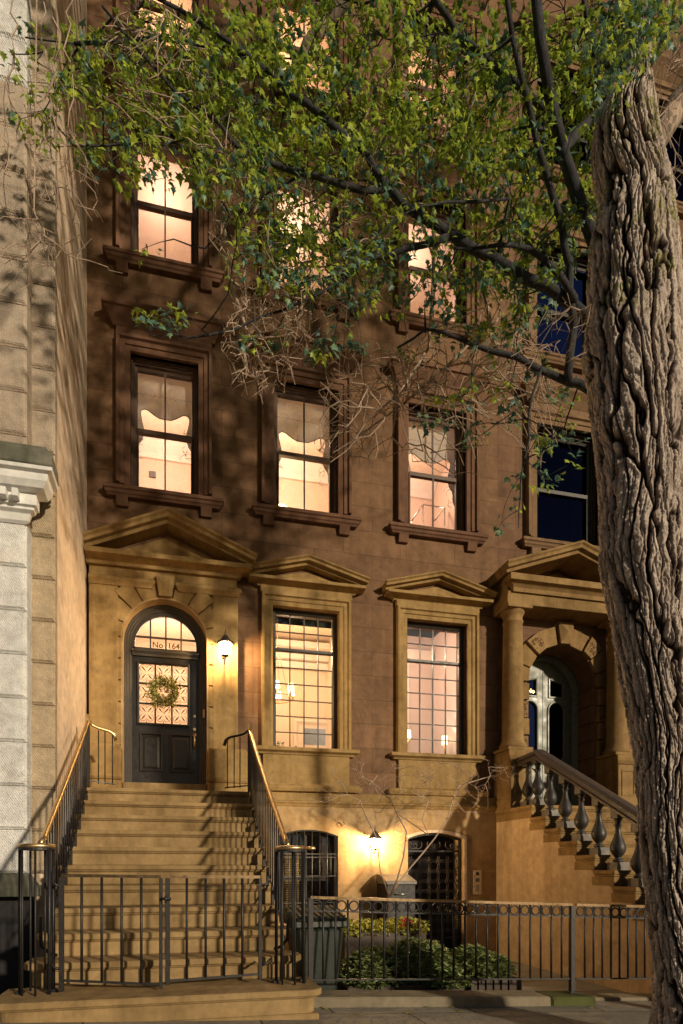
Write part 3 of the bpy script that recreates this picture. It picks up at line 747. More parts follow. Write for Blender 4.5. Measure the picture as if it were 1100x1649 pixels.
# slanting ledge to the stoop
# ================================================================== RIGHT NEIGHBOUR
nb = thing('neighbouring_house', 'neighbouring brown house to the right with a columned porch and dark windows', 'house', (6.2, YW, 0))
NC, NR, NSP = 6.21, .655, 4.16
nh = [[(NC-NR, 2.03), (NC+NR, 2.03), (NC+NR, NSP)] + arcpts(NC, NSP, NR, 0, PI, 24)[1:-1] + [(NC-NR, NSP)]]
NU = [(5.80, 6.80), (8.0, 9.0)]
NFL = [(6.56, 8.32), (9.62, 11.3), (12.7, 14.3)]
for a, b in NU:
    for z0, z1 in NFL: nh.append(rect(a-.085, b+.085, z0-.07, z1+.09))
m = MB().slab(rect(5.034, 16, -.4, 17), nh, YW+.002, 8.8); part('wall', m, M['nbrown'], nb)
for a, b in NU:
    for j, (z0, z1) in enumerate(NFL):
        sash_window(a, b, z0, z1, nb, M['ironmid'] if False else M['sash'], M['darkglass'], mid=False)
        c = (a+b)/2
        m = MB(); architrave(m, a-.085, b+.085, z0-.03, z1+.09, .19, .08); part('architrave', m, M['nupper'], nb, bevel=.003)
        m = MB().mould(c-.76, c+.76, YW, [(0, z0-.215), (.07, z0-.215), (.085, z0-.19), (.10, z0-.18), (.11, z0-.145), (.13, z0-.135), (.13, z0-.10), (.11, z0-.075), (0, z0-.075)]); part('sill', m, M['nupper'], nb, bevel=.003)
        m = MB()
        for s in (-1, 1): m.box(c+s*.62-.09, c+s*.62+.09, YW-.085, YW+.01, z0-.33, z0-.216)
        loose('bracket', m, M['nupper'], nb, bevel=.01)
        m = MB().box(c-.74, c+.74, YW-.06, YW+.01, z1+.282, z1+.40); m.mould(c-.72, c+.72, YW, [(0, z1+.40), (.06, z1+.40), (.13, z1+.50), (.20, z1+.57), (.20, z1+.63), (0, z1+.68)]); part('hood', m, M['nupper'], nb, bevel=.003)
M['blind'] = paint('grey blind', (.30, .32, .38), .8, var=.1, bumpd=0)
room(5.3, 7.3, 5.7, 8.9, 1.5, M['darkroom'], nb, 0, y0=8.805)
room(7.5, 9.5, 5.7, 8.9, 1.5, M['darkroom'], nb, 0, y0=8.805); room(7.5, 9.5, 9, 11.9, 1.5, M['darkroom'], nb, 0, y0=8.805); room(7.5, 9.5, 12, 14.9, 1.5, M['darkroom'], nb, 0, y0=8.805); room(5.3, 7.3, 12, 14.9, 1.5, M['darkroom'], nb, 0, y0=8.805)
m = MB().box(5.72, 6.88, 8.36, 8.37, 9.55, 11.4); part('blind', m, M['blind'], nb)
# porch
def column(x, y, z0, z1, r, parent):
    m = MB(); h = z1-z0
    pf = [(r*1.22, 0), (r*1.28, .02), (r*1.28, .05), (r*1.15, .07), (r*1.10, .10), (r*1.02, .13)]
    for k in range(9): t = k/8; pf.append((r*(1-.13*t**1.6), .14+(h-.14-.24)*t))
    rt = r*.87
    pf += [(rt*1.06, h-.235), (rt*1.10, h-.22), (rt*1.06, h-.205), (rt*1.0, h-.19), (rt*1.0, h-.13), (rt*1.08, h-.12), (rt*1.25, h-.07), (rt*1.30, h-.055)]
    m.lathe(pf, (x, y, z0), 28); part('column', m, M['ntrim'], parent)
    a = r*1.28; m = MB().box(x-a, x+a, y-a, y+a, z1-.056, z1+.0); m.box(x-a*1.02, x+a*1.02, y-a*1.02, y+a*1.02, z0-.05, z0+.001); loose('capital', m, M['ntrim'], parent, bevel=.006)
for cxp in (5.135, 7.05):
    column(cxp, 7.90, 2.99, 5.20, .165, nb)
    m = MB().box(cxp-.185, cxp+.185, 7.67, YW+.01, 2.03, 2.94); m.box(cxp-.20, cxp+.20, 7.65, YW, 2.03, 2.2)
    part('pedestal', m, M['ntrim'], nb, bevel=.006)
    m = MB().mould(cxp-.185, cxp+.185, 7.67, [(0, 2.78), (.02, 2.79), (.05, 2.84), (.06, 2.88), (.06, 2.92), (0, 2.935)]); m.sweep(rect(cxp-.12, cxp+.12, 2.28, 2.70), [(0, 0), (0, .012), (.02, .012), (.03, 0)], 7.67, closed=True)
    part('pedestal_moulding', m, M['ntrim'], nb)
m = MB().box(4.93, 7.25, 7.72, YW+.01, 5.203, 5.36); m.box(4.95, 7.23, 7.735, YW+.01, 5.36, 5.40); part('entablature', m, M['ntrim'], nb, bevel=.005)
pediment(5.08, 7.12, 5.38, 5.62, .44, .21, 7.76, nb, M['ntrim'], apex=6.12, th=.12, back=.36)
m = MB().box(4.96, 7.2, 7.765, YW+.01, 5.38, 5.64); part('pediment_body', m, M['ntrim'], nb)
vb = MB()
def nblock(a0, a1, r0, r1, v, raised=0):
    pts = [(NC+r*math.cos(a), NSP+r*math.sin(a)) for a, r in ((a0, r0), (a1, r0), (a1, r1), (a0, r1))]
    vb.slab(pts, [], YW-v, YW+.003)
    if raised:
        cx_ = sum(p[0] for p in pts)/4; cz_ = sum(p[1] for p in pts)/4
        vb.add([(x, YW-.002-v, z) for x, z in pts] + [(cx_, YW-v-raised, cz_)], [(0,1,4),(1,2,4),(2,3,4),(3,0,4)])
for i in range(9):
    a0, a1 = edges[i]+.014, edges[i+1]-.014
    nblock(a0, a1, NR+.003, NR+(.36 if i == 4 else .30), .10 if i == 4 else (.09 if i in (2, 6) else .05), .06 if i == 4 else 0)
for s in (-1, 1):
    for k in range(7):
        z0 = 2.15+k*.285; x = NC+s*(NR+.003); x2 = NC+s*(NR+.16); vb.box(x, x2, YW-(.05 if k % 2 else .075), YW+.003, z0, z0+.265)
loose('voussoir', vb, M['ntrim'], nb, bevel=.006)
vb = MB()          # carved, vermiculated faces
for a in (.875, PI-.875):
    c = Vector((NC+(NR+.155)*math.cos(a), 0, NSP+(NR+.155)*math.sin(a)))
    for k in range(46):
        dx, dz = rnd.uniform(-.085, .085), rnd.uniform(-.085, .085); q = rnd.uniform(0, PI)
        p0 = c+Vector((dx*math.cos(a)-dz*math.sin(a), YW-.092, dx*math.sin(a)+dz*math.cos(a))); d = Vector((math.cos(q), 0, math.sin(q)))*.014
        vb.tube([p0-d, p0+Vector((.004, 0, .004)), p0+d], .0055, 5)
for s in (-1, 1):
    for k in (1, 3, 5):
        for _ in range(30):
            z = 2.15+(k-.0)*.285+.13+rnd.uniform(-.1, .1); x = NC+s*(NR+.08)+rnd.uniform(-.055, .055); q = rnd.uniform(0, PI); d = Vector((math.cos(q), 0, math.sin(q)))*.013
            p0 = Vector((x, YW-.052, z)); vb.tube([p0-d, p0+d], .005, 5)
part('carving', vb, M['browntrim'], nb)
# reveal blocks inside the arch
vb = MB()
for k in range(7):
    z0 = 2.1+k*.30; vb.box(NC+NR-.025, NC+NR+.01, YW+.03, 8.56, z0, z0+.275); vb.box(NC-NR-.01, NC-NR+.025, YW+.03, 8.56, z0, z0+.275)
loose('reveal_block', vb, M['browntrim'], nb, bevel=.008)
# double doors
NY = 8.66
m = MB(); npath = [(NC+NR, 2.04), (NC+NR, NSP)] + arcpts(NC, NSP, NR, 0, PI, 24)[1:-1] + [(NC-NR, NSP), (NC-NR, 2.04)]
m.sweep(npath, [(0, -.05), (0, .10), (.03, .10), (.05, .06), (.08, .05), (.10, .02), (.10, -.05)], NY); nfr = part('door_frame', m, M['greendoor'], nb, bevel=.002)
for s in (-1, 1):
    xa, xb = (NC-.555, NC-.003) if s < 0 else (NC+.003, NC+.555)
    R2 = .555
    if s < 0: outl = [(xa, 2.06), (xb, 2.06), (xb, NSP+R2)] + arcpts(NC, NSP, R2, PI/2, PI, 10)[1:]
    else: outl = [(xa, 2.06), (xb, 2.06)] + arcpts(NC, NSP, R2, 0, PI/2, 10)[:-1] + [(xa, NSP+R2)]
    cxx = (xa+xb)/2 + (-.015 if s > 0 else .015)
    lite = [(cxx-.15, 3.10), (cxx-.11, 3.02), (cxx+.11, 3.02), (cxx+.15, 3.10), (cxx+.15, 3.88)] + arcpts(cxx, 3.88, .15, 0, PI, 10)[1:-1] + [(cxx-.15, 3.88)]
    top = [(cxx-.13, 4.13), (cxx+.13, 4.13), (cxx+.13, 4.42 if s < 0 else 4.36), (cxx-.13, 4.36 if s < 0 else 4.42)]
    lo = [(cxx-.15, 2.3), (cxx+.15, 2.3), (cxx+.15, 2.72)] + arcpts(cxx, 2.72, .15, 0, PI, 10)[1:-1] + [(cxx-.15, 2.72)]
    m = MB().slab(outl, [lite, top], NY, NY+.05)
    for sh_ in (lite, top, lo): m.sweep(sh_, [(-.03, 0), (-.025, .02), (.0, .022), (.012, .0), (.012, -.01)], NY, closed=True)
    lf = part('double_door', m, M['greendoor'], nb, bevel=.002)
    m = MB().slab(lite, [], NY+.02, NY+.026); m.slab(top, [], NY+.021, NY+.027); part('pane', m, M['darkglass'], lf)
    if s < 0: text('No.', .11, (cxx+.055, NY+.012, 4.21), paint('gilt numerals', (.9, .72, .3), .35, .3), lf)
m = MB(); disc(m, NC+.05, NY, 3.0, .03, .05); part('door_knob', m, M['brass'], nb)
room(5.3, 7.2, 2.03, 5.0, 1.2, M['darkroom'], nb, 0, y0=8.805)
m = MB().box(NC-NR, NC+NR, 7.72, 8.8, 1.99, 2.035); part('landing', m, M['ntrim'], nb)
m = MB().box(5.034, 5.24, 8.02, 8.16, -.4, 2.0); part('pier', m, M['base'], nb)

# its stoop: closed side wall, steps with nosing, balustrade
ns = thing('stone_stoop', 'stone stoop of the right hand house with a smooth orange side wall', 'stairs', (6.0, 6.2, 0))
SX0, SX1 = 4.95, 7.30; tr, ri = .312, .188
zl = 2.03; ytop = 7.15
prof = [(8.055, -.4), (8.055, zl-.045)] + [(ytop+.0, zl-.045)]
for k in range(1, 11): prof += [(ytop-(k-1)*tr, zl-k*ri-.045), (ytop-k*tr, zl-k*ri-.045)]
prof += [(ytop-10*tr, -.4)]
m = MB().prism([(y, z) for y, z in prof], 'x', SX0, SX1-.03); part('side_wall', m, M['nstoop'], ns)
for k in range(0, 11):
    y1 = ytop-(k-1)*tr if k else 8.05; y0 = ytop-k*tr; z = zl-k*ri
    m = MB().box(SX0-.035, SX1, y0-.03, y1, z-.05, z); m.box(SX0-.022, SX1, y0-.018, y1, z-.075, z-.05)
    m.box(SX0-.012, SX1, y0-.005, y1+.04, z-ri+.0, z-.075)
    part('step', m, M['ntrim'], ns, bevel=.006)
m = MB()            # the plain raking face in front of the side wall, below the ends of the steps
zo = -.30
m.prism([(8.05, -.35), (8.05, zl-.085), (ytop+.22, zl-.085), (ytop-9*tr, zl-9*ri-.22), (ytop-9*tr, -.35)], 'x', SX0-.010, SX0+.002); part('raking_face', m, M['nstoop'], ns)

bal = thing('stone_balustrade', 'dark stone balustrade of bulbous balusters climbing the right hand stoop', 'balustrade', (5.12, 6.2, .0))
BX = 5.14
def balmesh():
    pf = [(.048, 0), (.056, .012), (.056, .028), (.04, .04), (.033, .055), (.042, .068), (.047, .078), (.066, .10), (.083, .135), (.088, .17), (.083, .205), (.068, .25), (.05, .295), (.038, .34), (.032, .39), (.032, .43), (.043, .44), (.043, .452), (.033, .462), (.034, .49), (.045, .505), (.045, .53)]
    return MB().lathe(pf, (0, 0, 0), 20).mesh('baluster', M['stonebal'])
bmesh_ = balmesh(); fixn(bmesh_)
plm = MB().box(-.082, .082, -.082, .082, 0, .095).mesh('plinth', M['plinthgrey']); capm = MB().box(-.06, .06, -.055, .055, 0, .16).mesh('cap_block', M['plinthgrey'])
def nosez(y): return zl - max(0, (ytop-y))/tr*ri
for k in range(-2, 9):
    if k < 0: y = ytop + (.13 if k == -1 else .36); zb_ = zl
    else: y = ytop-k*tr-.0 - tr*.5 + .0; zb_ = zl-(k+1)*ri
    b = inst('baluster', bmesh_, bal, (BX, y, zb_+.094)); inst('plinth', plm, bal, (BX, y, zb_)); inst('cap_block', capm, bal, (BX, y, zb_+.62))
m = MB(); sec = [(-.095, 0), (-.095, .03), (-.075, .045), (-.075, .065), (-.10, .08), (-.10, .11), (-.06, .145), (0, .155), (.06, .145), (.10, .11), (.10, .08), (.075, .065), (.075, .045), (.095, .03), (.095, 0)]
railpts = [(7.70, 2.67), (7.22, 2.70), (ytop-10*tr, 2.70-(7.22-(ytop-10*tr))/tr*ri)]
V = []
for y, z in railpts: V += [(BX+u, y, z+v) for u, v in sec]
n_ = len(sec); Fs = [(e*n_+i, (e+1)*n_+i, (e+1)*n_+(i+1) % n_, e*n_+(i+1) % n_) for e in range(2) for i in range(n_)] + [tuple(range(n_)), tuple(range(2*n_, 3*n_))]
m.add(V, Fs); part('handrail', m, M['railstone'], bal, bevel=.002)

# ================================================================== STOOP OF THE HOUSE
st = thing('brownstone_stoop', 'wide flight of worn stone steps rising to the black front door', 'stairs', (-.12, 5.6, 0))
R_, T_, Y0_ = .19, .28, 4.0
def srow(k):
    """(front Y, x0, x1, top z)"""
    y = Y0_+k*T_
    if k == 1: y = 4.10
    ws = {1: (-1.235, 1.02), 2: (-1.13, .96), 3: (-1.105, .93), 4: (-1.09, .90), 5: (-1.13, .885)}
    x0, x1 = ws.get(k, (-1.14, .875)); return y, x0, x1, k*R_
for k in range(1, 12):
    y, x0, x1, z = srow(k); yb = 8.0 if k == 11 else srow(k+1)[0]+.06
    fl = .10 if k in (2, 3) else (.05 if k == 1 else 0)
    m = MB()
    if k <= 3:     # flared lower steps with rounded corners
        def outline(g_, yf):
            r = .10; a = [(x0-g_, yb)]
            a += [(x0-g_+r-r*math.cos(t), yf+r-r*math.sin(t)) for t in [PI/2*i/5 for i in range(6)]]
            a += [(x1+g_-r+r*math.sin(t), yf+r-r*math.cos(t)) for t in [PI/2*i/5 for i in range(6)]]
            return a + [(x1+g_, yb)]
        m.prism(outline(.0, y+.03), 'z', z-R_, z-.065); m.prism(outline(.03, y+.008), 'z', z-.068, z-.05); m.prism(outline(.05, y-.01), 'z', z-.052, z)
    else:
        m.box(x0, x1, y+.03, yb, z-R_, z-.062); m.box(x0, x1, y+.012, yb, z-.064, z-.045); m.box(x0-.0, x1+.0, y, yb, z-.047, z)
    part('step', m, M['step'], st, bevel=.012)
m = MB().prism([(4.2, -.4)] + [(srow(k)[0]+.05, (k-1)*R_) for k in range(1, 12)] + [(srow(k)[0]+.05, (k)*R_-.06) for k in ()] + [(8.05, 10*R_), (8.05, -.4)], 'x', -1.07, .86); part('side_wall', m, M['step'], st)
m = MB().box(-1.26, 1.04, 4.13, 4.8, -.2, .001); part('base_stone', m, M['step'], st, bevel=.01)
m = MB().box(-1.24, .92, 7.2, 8.1, 1.95, 2.087); part('landing', m, M['step'], st)

# railings
bar_cache = {}
def barmesh(L, r=.0095, n=6):
    key = (round(L, 3), r)
    if key not in bar_cache:
        me = MB().tube([(0, 0, 0), (0, 0, L)], r, n).mesh('baluster', M['iron']); fixn(me); bar_cache[key] = me
    return bar_cache[key]
def stoop_rail(side, label):
    xt = -1.085 if side < 0 else .865; xb = -1.03 if side < 0 else .87
    root = thing('stoop_railing', label, 'railing', (xb, 4.5, .19), group='iron railings either side of the stoop')
    yb, yt = 4.62, 7.05
    zb, zt = 1.345, 2.86
    # handrail
    P = []
    for i in range(13):
        t = i/12; P.append((xb+(xt-xb)*t, yb+(yt-yb)*t, zb+(zt-zb)*t + (-.02*math.sin(PI*t))))
    m = MB().tube([(xb, yb-.10, zb-.05)] + P + [(xt, yt+.03, zt+.04)], .023, 10); part('handrail', m, M['brass'], root)
    m = MB().tube([(p[0], p[1], p[2]-.022) for p in P], .012, 4); part('under_rail', m, M['iron'], root)
    lo = [(p[0], p[1], p[2]-.88+.05) for p in P[1:]]
    m = MB().tube(lo, .010, 4)
    # zigzag stringer brackets following the steps
    for k in range(4, 11):
        y, x0, x1, z = srow(k); q = (y+.18-yb)/(yt-yb); xx = xb+(xt-xb)*q; m.box(xx-.012, xx+.012, y+.13, y+.21, z, zb+(zt-zb)*q-.83)
    part('lower_rail', m, M['iron'], root)
    for i in range(1, 22):
        t = i/22; x = xb+(xt-xb)*t; y = yb+(yt-yb)*t; z1 = zb+(zt-zb)*t-.02-.02*math.sin(PI*t)
        inst('baluster', barmesh(.79, .0075), root, (x, y, z1-.79))
    # top newel and return to the pier
    m = MB().box(xt-.02, xt+.02, yt+.02, yt+.06, 2.09, zt+.05); part('newel_post', m, M['iron'], root, bevel=.003)
    m = MB().box(xt-.023, xt+.023, yt-.01, yt+.063, zt+.0, zt+.10); part('newel_cap', m, M['brass'], root, bevel=.008)
    s = -side; xe = xt+s*.30
    pts = [(xt+s*.01, yt+.04, zt+.03), (xt+s*.05, yt+.05, zt-.02), (xt+s*.10, yt+.07, zt-.04), (xt+s*.24, yt+.13, zt-.065), (xt+s*.29, yt+.15, zt-.10), (xe+s*.01, yt+.16, zt-.17)]
    m = MB().tube(pts, [.016]*4+[.02, .022], 8); part('return_rail', m, M['brass'] if side < 0 else M['iron'], root)
    m = MB().tube([(xt, yt+.04, 2.17), (xe, yt+.16, 2.15)], .010, 4); part('return_lower_rail', m, M['iron'], root)
    for q in (.38, .62, .9): inst('baluster', barmesh(.65, .0075), root, (xt+s*.30*q, yt+.04+.12*q, 2.14))
    # bottom volute: brass scroll on a cluster of standards
    cx_, cy_ = xb+(.0 if side > 0 else -.0), 4.40
    ring = [(cx_+.115*math.cos(a), cy_+.10*math.sin(a), zb-.075) for a in [2*PI*i/24 for i in range(25)]]
    m = MB().tube(ring[:-1], .017, 8, closed=True); m.tube([(cx_+.13, cy_, zb-.075), (cx_+.2*(1 if side > 0 else .0), cy_-.02, zb-.075)], .014, 8)
    part('volute_rail', m, M['brass'], root)
    m = MB().tube([(p[0], p[1], p[2]-.022) for p in ring[:-1]], .012, 4, closed=True); part('volute_under_rail', m, M['iron'], root)
    for i in range(7):
        a = 2*PI*i/7+.35; thick = i % 3 == 0
        p0 = (cx_+.115*math.cos(a), cy_+.10*math.sin(a), .19)
        inst('baluster', barmesh(1.06, .014 if thick else .0085, 6), root, p0)
    m = MB().tube([(cx_, cy_+.1, .75), (cx_+.0, cy_+.14, .52), (cx_+side*-.05, cy_+.2, .45), (cx_-side*.09, cy_+.24, .43)], .014, 6); part('scroll_bracket', m, M['iron'], root)
    m = MB()
    for a in (.35, .35+6*PI/7): m.box(cx_+.115*math.cos(a)-.028, cx_+.115*math.cos(a)+.028, cy_+.10*math.sin(a)-.028, cy_+.10*math.sin(a)+.028, .19, .212)
    loose('foot_plate', m, M['iron'], root, bevel=.004)
stoop_rail(-1, 'left stoop railing beside the stucco side wall, iron bars under a brass handrail')
stoop_rail(1, 'right stoop railing above the courtyard, iron bars under a brass handrail')

# gate across the bottom of the steps: two leaves
def gate(x0, x1, y0, y1, ztop0, ztop1, zbot0, zbot1, nb_, label, hinge_left):
    root = thing('stoop_gate', label, 'gate', ((x0+x1)/2, (y0+y1)/2, .19), group='pair of low gates across the steps')
    lerp = lambda a, b, t: a+(b-a)*t
    m = MB().tube([(x0, y0, ztop0), (x1, y1, ztop1)], .016, 4); part('top_rail', m, M['railbrass'], root)
    m = MB().tube([(x0, y0, zbot0), (x1, y1, zbot1)], .012, 4); part('bottom_rail', m, M['iron'], root)
    for e, r in ((0, .017), (1, .013)):
        m = MB(); x, y = (x0, y0) if e == 0 else (x1, y1); zt = ztop0 if e == 0 else ztop1; m.box(x-r, x+r, y-r, y+r, min(zbot0, zbot1)-.03, zt-.012); part('stile', m, M['iron'], root, bevel=.002)
    for i in range(1, nb_+1):
        t = i/(nb_+1); z0 = lerp(zbot0, zbot1, t); z1 = lerp(ztop0, ztop1, t); inst('baluster', barmesh(z1-z0, .011), root, (lerp(x0, x1, t), lerp(y0, y1, t), z0))
    hx_, hy_, s = (x0, y0, -1) if hinge_left else (x1, y1, 1)
    m = MB()
    for z in (zbot0+.08, ztop0-.08): m.tube([(hx_, hy_, z), (hx_+s*.05, hy_, z+.015), (hx_+s*.085, hy_+.02, z+.05)], .011, 6)
    loose('hinge', m, M['iron'], root)
    return root
GYY = 4.36
g1 = gate(ax(99, GYY), ax(259, GYY-.05), GYY, GYY-.05, 1.055, 1.045, .285, .235, 4, 'left leaf of the low iron gate across the steps', True)
g2 = gate(ax(270, GYY-.05), ax(419, GYY), GYY-.05, GYY, 1.045, 1.04, .26, .275, 4, 'right leaf of the low iron gate across the steps', False)
m = MB().tube([(ax(258, GYY)-.0, GYY-.09, .88), (ax(276, GYY), GYY-.09, .88)], .010, 6); m.tube([(ax(267, GYY), GYY-.10, .905), (ax(267, GYY), GYY-.10, .85)], .008, 6); part('latch', m, M['iron'], g2)

# ================================================================== FENCE
def fence(xa, xb, nbar, label, post_end):
    yF = 4.65; zt = lambda x: .86 - .037*(x-1.07); zbm = lambda x: .155 - .037*(x-1.07)
    root = thing('iron_fence', label, 'fence', ((xa+xb)/2, yF, gz((xa+xb)/2)), group='low ring topped iron fence along the pavement')
    m = MB().tube([(xa, yF, zt(xa)), (xb, yF, zt(xb))], .017, 4); part('top_rail', m, M['railbrass'], root)
    m = MB().tube([(xa, yF, zt(xa)-.115), (xb, yF, zt(xb)-.115)], .009, 4); part('middle_rail', m, M['iron'], root)
    m = MB().tube([(xa, yF, zbm(xa)), (xb, yF, zbm(xb))], .010, 4); part('bottom_rail', m, M['iron'], root)
    rg = MB().tube([(.042*math.cos(a), 0, .042*math.sin(a)) for a in [2*PI*i/20 for i in range(20)]], .0075, 6, closed=True).mesh('ring', M['iron'])
    for i in range(nbar+1):
        x = xa+(xb-xa)*(i+.5)/(nbar+1); inst('ring', rg, root, (x, yF, zt(x)-.064))
    for i in range(1, nbar+1):
        x = xa+(xb-xa)*i/(nbar+1); inst('baluster', barmesh(zt(xa)-zbm(xa), .0095), root, (x, yF, zbm(x)))
    me = MB().box(-.02, .02, -.02, .02, 0, 1).mesh('post', M['iron'])
    if post_end == 'both': L = ((xa, gz(xa)+.02), (xb, gz(xb)+.09))
    else: L = ((xb, gz(xb)+.0),)
    for x, z in L:
        o = inst('post', me, root, (x, yF, z), scale=(1, 1, zt(x)-z-.01))
        m = MB().box(x-.045, x+.045, yF-.04, yF+.04, z+.0, z+.015); part('post_base', m, M['iron'], root, bevel=.003)
XF0, XF1 = ax(500, 4.65), ax(921, 4.65)
fence(XF0, XF1, 22, 'longer section of ring topped iron fence in front of the planters', 'both')
fence(XF1+.045, XF1+1.3, 12, 'shorter section of ring topped iron fence running behind the big trunk', 'one')
def prismx(xa, xb, y0, y1, h, za=None):
    return [(xa, y0, gz(xa)-.2), (xb, y0, gz(xb)-.2), (xb, y1, gz(xb)-.2), (xa, y1, gz(xa)-.2)], [(xa, y0, gz(xa)+h), (xb, y0, gz(xb)+h), (xb, y1, gz(xb)+h), (xa, y1, gz(xa)+h)]
cb = thing('stone_curb', 'low weathered stone curb under the iron fence', 'curb', (2.3, 4.65, -.1))
b_, t_ = prismx(1.03, 3.32, 4.50, 4.80, .085); part('curb_block', MB().hexa(b_, t_), M['curb'], cb, bevel=.015)
b_, t_ = prismx(3.325, 3.80, 4.50, 4.80, .080); part('curb_block', MB().hexa(b_, t_), M['green'], cb, label='moss covered end block', bevel=.02)
b_, t_ = prismx(3.9, 7, 4.70, 4.9, .03); tag(part('pavement_edging', MB().hexa(b_, t_), M['curb'], bevel=.01), kind='structure')

# ================================================================== LANTERNS
def lantern(x, y, z, yw, label, sc, power):
    root = thing('wall_lantern', label, 'lantern', (x, yw, z), group='lit wall lanterns')
    R0, R1, h = .055*sc, .10*sc, .17*sc
    P = lambda q, r, zz: (x+r*math.cos(q), y+r*math.sin(q), z+zz)
    m = MB(); n = 6
    m.add([P(2*PI*k/n, R0, 0) for k in range(n)]+[P(2*PI*k/n, R1, h) for k in range(n)], [(k, (k+1) % n, (k+1) % n+n, k+n) for k in range(n)]+[tuple(range(n))]); part('glass', m, M['lampglass'], root)
    m = MB()
    for k in range(n): m.tube([P(2*PI*k/n, R0+.002, -.002), P(2*PI*k/n, R1+.002, h)], .0045*sc, 4)
    for rr, zz in ((R0, 0), (R1, h)): m.tube([P(2*PI*k/n, rr+.002, zz) for k in range(n)], .006*sc, 4, closed=True)
    m.lathe([(.0, -.05*sc), (.010*sc, -.04*sc), (.006*sc, -.025*sc), (R0*.6, -.012*sc), (R0, -.004)], (x, y, z), 10)
    m.lathe([(R1*1.18, h), (R1*1.2, h+.012*sc), (R1*.85, h+.035*sc), (R1*.45, h+.085*sc), (R1*.42, h+.10*sc), (R1*.2, h+.115*sc), (.008*sc, h+.13*sc), (.015*sc, h+.145*sc), (.008*sc, h+.16*sc), (.002, h+.20*sc)], (x, y, z), 12)
    part('frame', m, M['ironmid'], root)
    m = MB().tube([(x, yw, z+h*.5), (x, yw-.03, z-.02*sc), (x, (y+yw)/2, z-.08*sc), (x, y+.01, z-.045*sc)], .008*sc, 6); m.lathe([(.0, 0), (.03*sc, 0), (.03*sc, .1*sc), (0, .1*sc)], (x, yw, z+h*.2), 10); part('bracket', m, M['iron'], root)
    m = MB().lathe([(.002, .005*sc), (.010*sc, .015*sc), (.014*sc, .035*sc), (.008*sc, .055*sc), (.002, .06*sc)], (x, y, z), 10); part('bulb', m, M['bulb'], root)
    l = bpy.data.lights.new('lantern_light', 'POINT'); l.energy = power; l.color = (1, .69, .36); l.shadow_soft_size = .03
    lo = bpy.data.objects.new('lantern_light', l); C.objects.link(lo); lo.parent = root; lo.location = (0, y-yw, h*.68)
p = at(363, 1056, 7.80); lantern(p.x, 7.80, p.z, YS-.005, 'glowing lantern on the pilaster right of the front door', 1.0, 62)
p = at(604, 1367, 7.88); lantern(p.x, 7.88, p.z, 8.06, 'glowing lantern low on the basement wall above the planter', .92, 66)

# ================================================================== COURTYARD THINGS
# wheeled bin
bn = thing('wheeled_bin', 'dark green wheeled rubbish bin with a ribbed lid between the stoop and the fence', 'bin', (1.27, 5.2, -.1))
def taper(mb, x0, x1, y0, y1, z0, z1, k):
    mb.hexa([(x0+k, y0+k, z0), (x1-k, y0+k, z0), (x1-k, y1-k, z0), (x0+k, y1-k, z0)], [(x0, y0, z1), (x1, y0, z1), (x1, y1, z1), (x0, y1, z1)])
m = MB(); taper(m, 1.04, 1.50, 4.98, 5.52, -.20, .56, .07); part('body', m, M['plastic'], bn, bevel=.03)
m = MB(); taper(m, 1.02, 1.52, 4.96, 5.54, .56, .63, -.006); part('rim', m, M['plastic'], bn, bevel=.012)
m = MB()
m.hexa([(1.01, 4.94, .632), (1.53, 4.94, .632), (1.53, 5.56, .66), (1.01, 5.56, .66)], [(1.03, 4.96, .655), (1.51, 4.96, .655), (1.51, 5.54, .735), (1.03, 5.54, .735)])
for k in range(8): x = 1.06+k*.06; m.hexa([(x, 4.97, .655), (x+.03, 4.97, .655), (x+.03, 5.5, .72), (x, 5.5, .72)], [(x, 4.97, .672), (x+.03, 4.97, .672), (x+.03, 5.5, .742), (x, 5.5, .742)])
part('lid', m, M['plastic'], bn, bevel=.006)
m = MB()
for s in (0, 1): m.tube([(1.08+s*.36, 5.50, -.14), (1.12+s*.36, 5.50, -.14)], .09, 14)
loose('wheel', m, M['iron'], bn)
m = MB().tube([(1.06, 5.56, .6), (1.06, 5.61, .62), (1.48, 5.61, .62), (1.48, 5.56, .6)], .014, 6); part('handle', m, M['plastic'], bn)

# intercom
ic = thing('entry_intercom', 'pale metal entry intercom plate with a round black camera beside the iron gate', 'intercom', (4.60, 8.05, .72))
m = MB().box(4.53, 4.675, 8.035, 8.062, .70, 1.09); part('plate', m, M['steel'], ic, bevel=.004)
m = MB(); disc(m, 4.60, 8.035, 1.03, .03, .014); part('camera', m, M['iron'], ic)
m = MB()
for k in range(3): m.box(4.575, 4.63, 8.028, 8.036, .83-k*.035, .85-k*.035)
m.box(4.57, 4.635, 8.031, 8.036, .90, .96); part('buttons', m, M['greymetal'], ic, bevel=.002)
# metal box with sloping lid
bx = thing('parcel_box', 'black metal parcel box with a sloping grey lid against the basement wall', 'box', (3.12, 7.8, -.29))
m = MB().box(2.93, 3.37, 7.62, 8.04, -.29, .88); part('body', m, M['iron'], bx, bevel=.008)
m = MB().prism([(7.60, .88), (7.60, .93), (7.90, 1.02), (8.04, 1.03), (8.04, .88)], 'x', 2.915, 3.385); part('lid', m, M['greymetal'], bx, bevel=.006)
m = MB().tube([(3.05, 7.61, .74), (3.05, 7.585, .74), (3.25, 7.585, .74), (3.25, 7.61, .74)], .008, 6); part('handle', m, M['steel'], bx)
